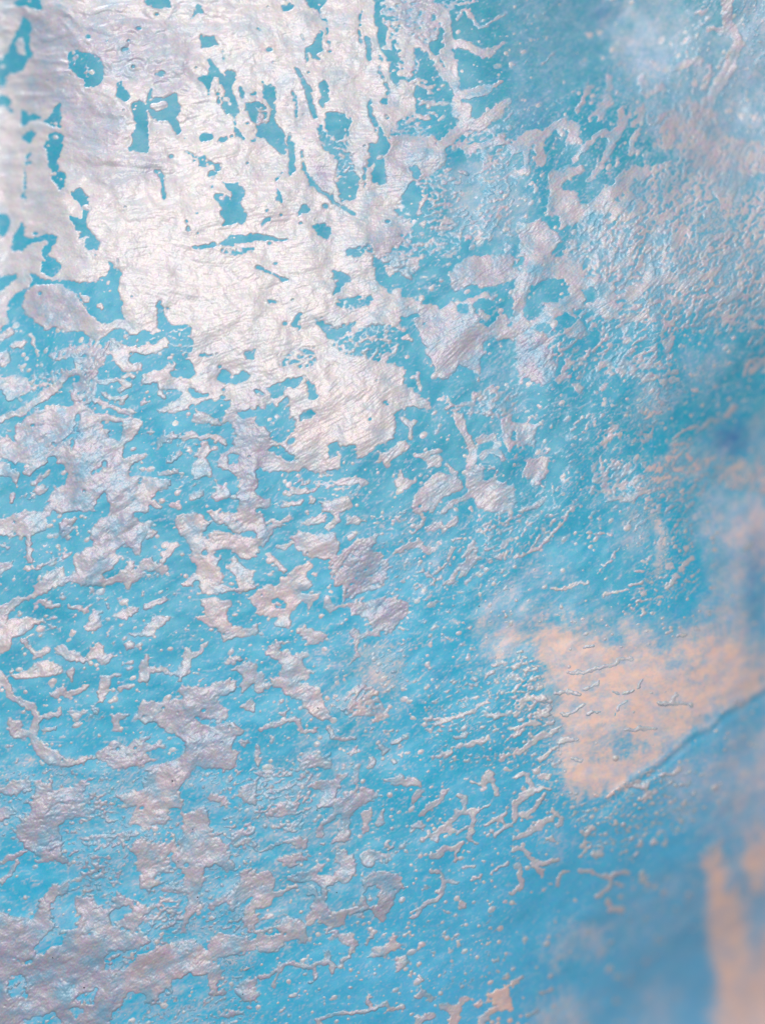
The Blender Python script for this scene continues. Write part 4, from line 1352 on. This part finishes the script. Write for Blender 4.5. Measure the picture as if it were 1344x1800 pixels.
# ---------------------------------------------------------------- the panel
panel = bpy.data.objects.new('weathered_panel', None)
sc.collection.objects.link(panel)
panel.empty_display_size = .01
panel['label'] = 'blue surface under flaking pearly white, mauve and peach film, filling the whole picture'
panel['category'] = 'panel'


def part(name, me, label=None, kind=None):
    o = bpy.data.objects.new(name, me)
    sc.collection.objects.link(o)
    o.parent = panel
    if label: o['label'] = label
    if kind: o['kind'] = kind
    return o


# dark ink-blue stains soaked into the coat
STAIN = np.zeros((FY, FX), np.float32)
for sx_, sy_, r1, r2, a_ in [(1288, 772, 34, 30, .75), (938, 200, 26, 30, .3), (1065, 20, 30, 20, .35), (768, 1190, 14, 22, .25), (1262, 226, 24, 18, .35), (1330, 1010, 20, 90, .35)]:
    STAIN = np.maximum(STAIN, a_ * np.exp(-((XX - sx_) / r1) ** 2 - ((YY - sy_) / r2) ** 2))
STAIN = np.clip(STAIN * (1 + .25 * n_edge), 0, 1)
# ground coat: every second vertex of the grid
ys = np.arange(0, FY, 2); xs = np.arange(0, FX, 2)
IDX = (ys[:, None] * FX + xs[None, :])
lin = np.arange(IDX.size).reshape(IDX.shape)
quads = np.stack([lin[1:, :-1], lin[1:, 1:], lin[:-1, 1:], lin[:-1, :-1]], -1).reshape(-1, 4)
me = grid_mesh('ground_coat', IDX.ravel(), quads, z, {'residue': RES, 'warm': RESW, 'stain': STAIN}, BLUE)
part('ground_coat', me, 'smooth glossy blue coat showing wherever the film has flaked off')

# the body of the panel: its four edges and its back
rim = np.concatenate([IDX[0, :], IDX[1:, -1], IDX[-1, -2::-1], IDX[-2:0:-1, 0]])
n_r = len(rim)
top = np.stack([VX.ravel()[rim], VY.ravel()[rim], z.ravel()[rim]], -1)
low = top.copy(); low[:, 2] = -.036
me = bpy.data.meshes.new('panel_body')
me.from_pydata(np.concatenate([top, low]).tolist(), [], [(i_, (i_ + 1) % n_r, n_r + (i_ + 1) % n_r, n_r + i_) for i_ in range(n_r)] + [tuple(range(n_r, 2 * n_r))])
me.materials.append(BLUE)
part('panel_body', me)


# film: connected pieces
def label_components(mask):
    H_, W_ = mask.shape
    lab = np.zeros((H_, W_), np.int32)
    par = [0]

    def find(a):
        while par[a] != a:
            par[a] = par[par[a]]; a = par[a]
        return a
    prev = []
    for y in range(H_):
        row = mask[y].astype(np.int8)
        d = np.diff(np.concatenate(([0], row, [0])))
        st = np.nonzero(d == 1)[0].tolist(); en = np.nonzero(d == -1)[0].tolist()
        cur = []; j = 0
        for s, e_ in zip(st, en):
            l = 0
            while j < len(prev) and prev[j][1] < s:
                j += 1
            t = j
            while t < len(prev) and prev[t][0] <= e_:
                r = find(prev[t][2])
                if l == 0: l = r
                elif r != l:
                    a, b_ = min(l, r), max(l, r); par[b_] = a; l = a
                t += 1
            if l == 0:
                l = len(par); par.append(l)
            cur.append((s, e_, l)); lab[y, s:e_] = l
        prev = cur
    root = np.array([find(i) for i in range(len(par))])
    return root[lab]


film = fs > 0
cells = film[:-1, :-1] | film[1:, :-1] | film[:-1, 1:] | film[1:, 1:]     # a cell with a film corner is film; its skirt dips below the blue
cells[0, :] = cells[-1, :] = False; cells[:, 0] = cells[:, -1] = False
# lobes of film that hang together only by thin necks count as pieces of their own
core = blur(film.astype(np.float32), 8.0)[:-1, :-1] > .84
lab = label_components(core & cells)
size = np.bincount(lab.ravel()); size[0] = 0
lab = np.where(size[lab] > 200, lab, 0)
for _ in range(60):
    for dy, dx in ((1, 0), (-1, 0), (0, 1), (0, -1)):
        lab = np.where((lab == 0) & cells, np.roll(lab, (dy, dx), (0, 1)), lab)
rest = label_components(cells & (lab == 0))
lab = np.where(rest > 0, rest + lab.max() + 1, lab)
lab[~cells] = 0
cnt = np.bincount(lab.ravel()); cnt[0] = 0
infr = np.zeros(lab.shape, bool); infr[M:-M, M:-M] = True
cnt_in = np.bincount(lab[infr].ravel(), minlength=len(cnt)); cnt_in[0] = 0
order = np.argsort(-cnt_in)
keep = [int(i) for i in order[:300] if cnt_in[i] > 0]
rank = np.zeros(len(cnt), np.int32)
for i, c in enumerate(keep):
    rank[c] = i + 1
rank[(cnt > 0) & (rank == 0)] = 9999           # loose crumbs
own = rank[lab]
cy, cx = np.nonzero(own)
cid = own[cy, cx]
o_ = np.argsort(cid, kind='stable')
cy, cx, cid = cy[o_], cx[o_], cid[o_]
ids, starts = np.unique(cid, return_index=True)
starts = list(starts) + [len(cid)]
gy_, gx_ = np.gradient(zf.astype(np.float64), G * U)
NRM = np.stack([-gx_, gy_, np.ones_like(gx_)], -1)
NRM = (NRM / np.linalg.norm(NRM, axis=-1, keepdims=True)).astype(np.float32)
LOOK = {}
for x, y, text in [
        (345, 500, 'bright pearly white sheet with fine ripples, torn by blue holes'),
        (170, 60, 'pleated lilac white sheet with broad soft wrinkles'),
        (600, 120, 'white film torn into upright strips with narrow blue slits'),
        (620, 700, 'warm cream lobe of film with beaded ripples'),
        (130, 760, 'thin bluish fan of film spreading down from a narrow spine'),
        (430, 790, 'thin mauve tongue of film'),
        (800, 580, 'grey lilac lobe of film beside a bare blue valley'),
        (280, 1245, 'mauve film lobe with a bright scalloped upper rim'),
        (120, 1700, 'large mauve grey sheet of film with blue gaps'),
        (390, 1010, 'smooth pinkish grey film with small round holes'),
        (540, 1220, 'slanting pinkish tongue of film'),
        (1180, 830, 'peach tinted film, out of focus')]:
    l_ = lab[int(y / G) + M, int(x / G) + M]
    if l_ > 0 and l_ not in LOOK:
        LOOK[int(l_)] = text
ATT = {'thick_lit': TONE, 'warm': OCH, 'cover': COVER}
for n_, i in enumerate(ids):
    a, b_ = starts[n_], starts[n_ + 1]
    y, x = cy[a:b_], cx[a:b_]
    q = np.stack([(y + 1) * FX + x, (y + 1) * FX + x + 1, y * FX + x + 1, y * FX + x], -1)
    vid, inv = np.unique(q, return_inverse=True)
    q = inv.reshape(-1, 4)
    if i == 9999:
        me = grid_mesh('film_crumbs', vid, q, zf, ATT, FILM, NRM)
        part('film_crumbs', me, 'tiny crumbs and beads of film scattered over the blue', 'stuff')
    else:
        big = cnt_in[keep[i - 1]]
        name = 'film_sheet' if big > 4000 else ('film_patch' if big > 400 else 'film_flake')
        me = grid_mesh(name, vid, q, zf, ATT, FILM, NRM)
        part(name, me, LOOK.get(keep[i - 1]))

# ---------------------------------------------------------------- dark grit lying on the lower left
import bmesh
for gx, gy, r in [(303, 1373, 1.5), (559, 1244, 1.3), (148, 1736, 1.7), (347, 1577, 1.4), (338, 1458, 1.1), (426, 1747, 1.3), (93, 1683, 1.2),
                  (174, 1532, 1.2), (313, 1515, 1.1), (841, 1066, 1.2), (592, 1569, 1.1), (558, 1424, 1.2)]:
    ix = int(gx / G) + M; iy = int(gy / G) + M
    bm = bmesh.new()
    bmesh.ops.create_icosphere(bm, subdivisions=1, radius=r * U)
    for v in bm.verts:
        v.co *= float(rng.uniform(.7, 1.25))
    me = bpy.data.meshes.new('grit_speck'); bm.to_mesh(me); bm.free(); me.materials.append(DUST)
    o = part('grit_speck', me)
    o.location = (VX[iy, ix], VY[iy, ix], max(zf[iy, ix], z[iy, ix]) + .5 * r * U)
print('pieces', len(keep), 'crumbs', int((rank == 9999).sum()), 'largest', [int(cnt_in[k]) for k in keep[:12]])
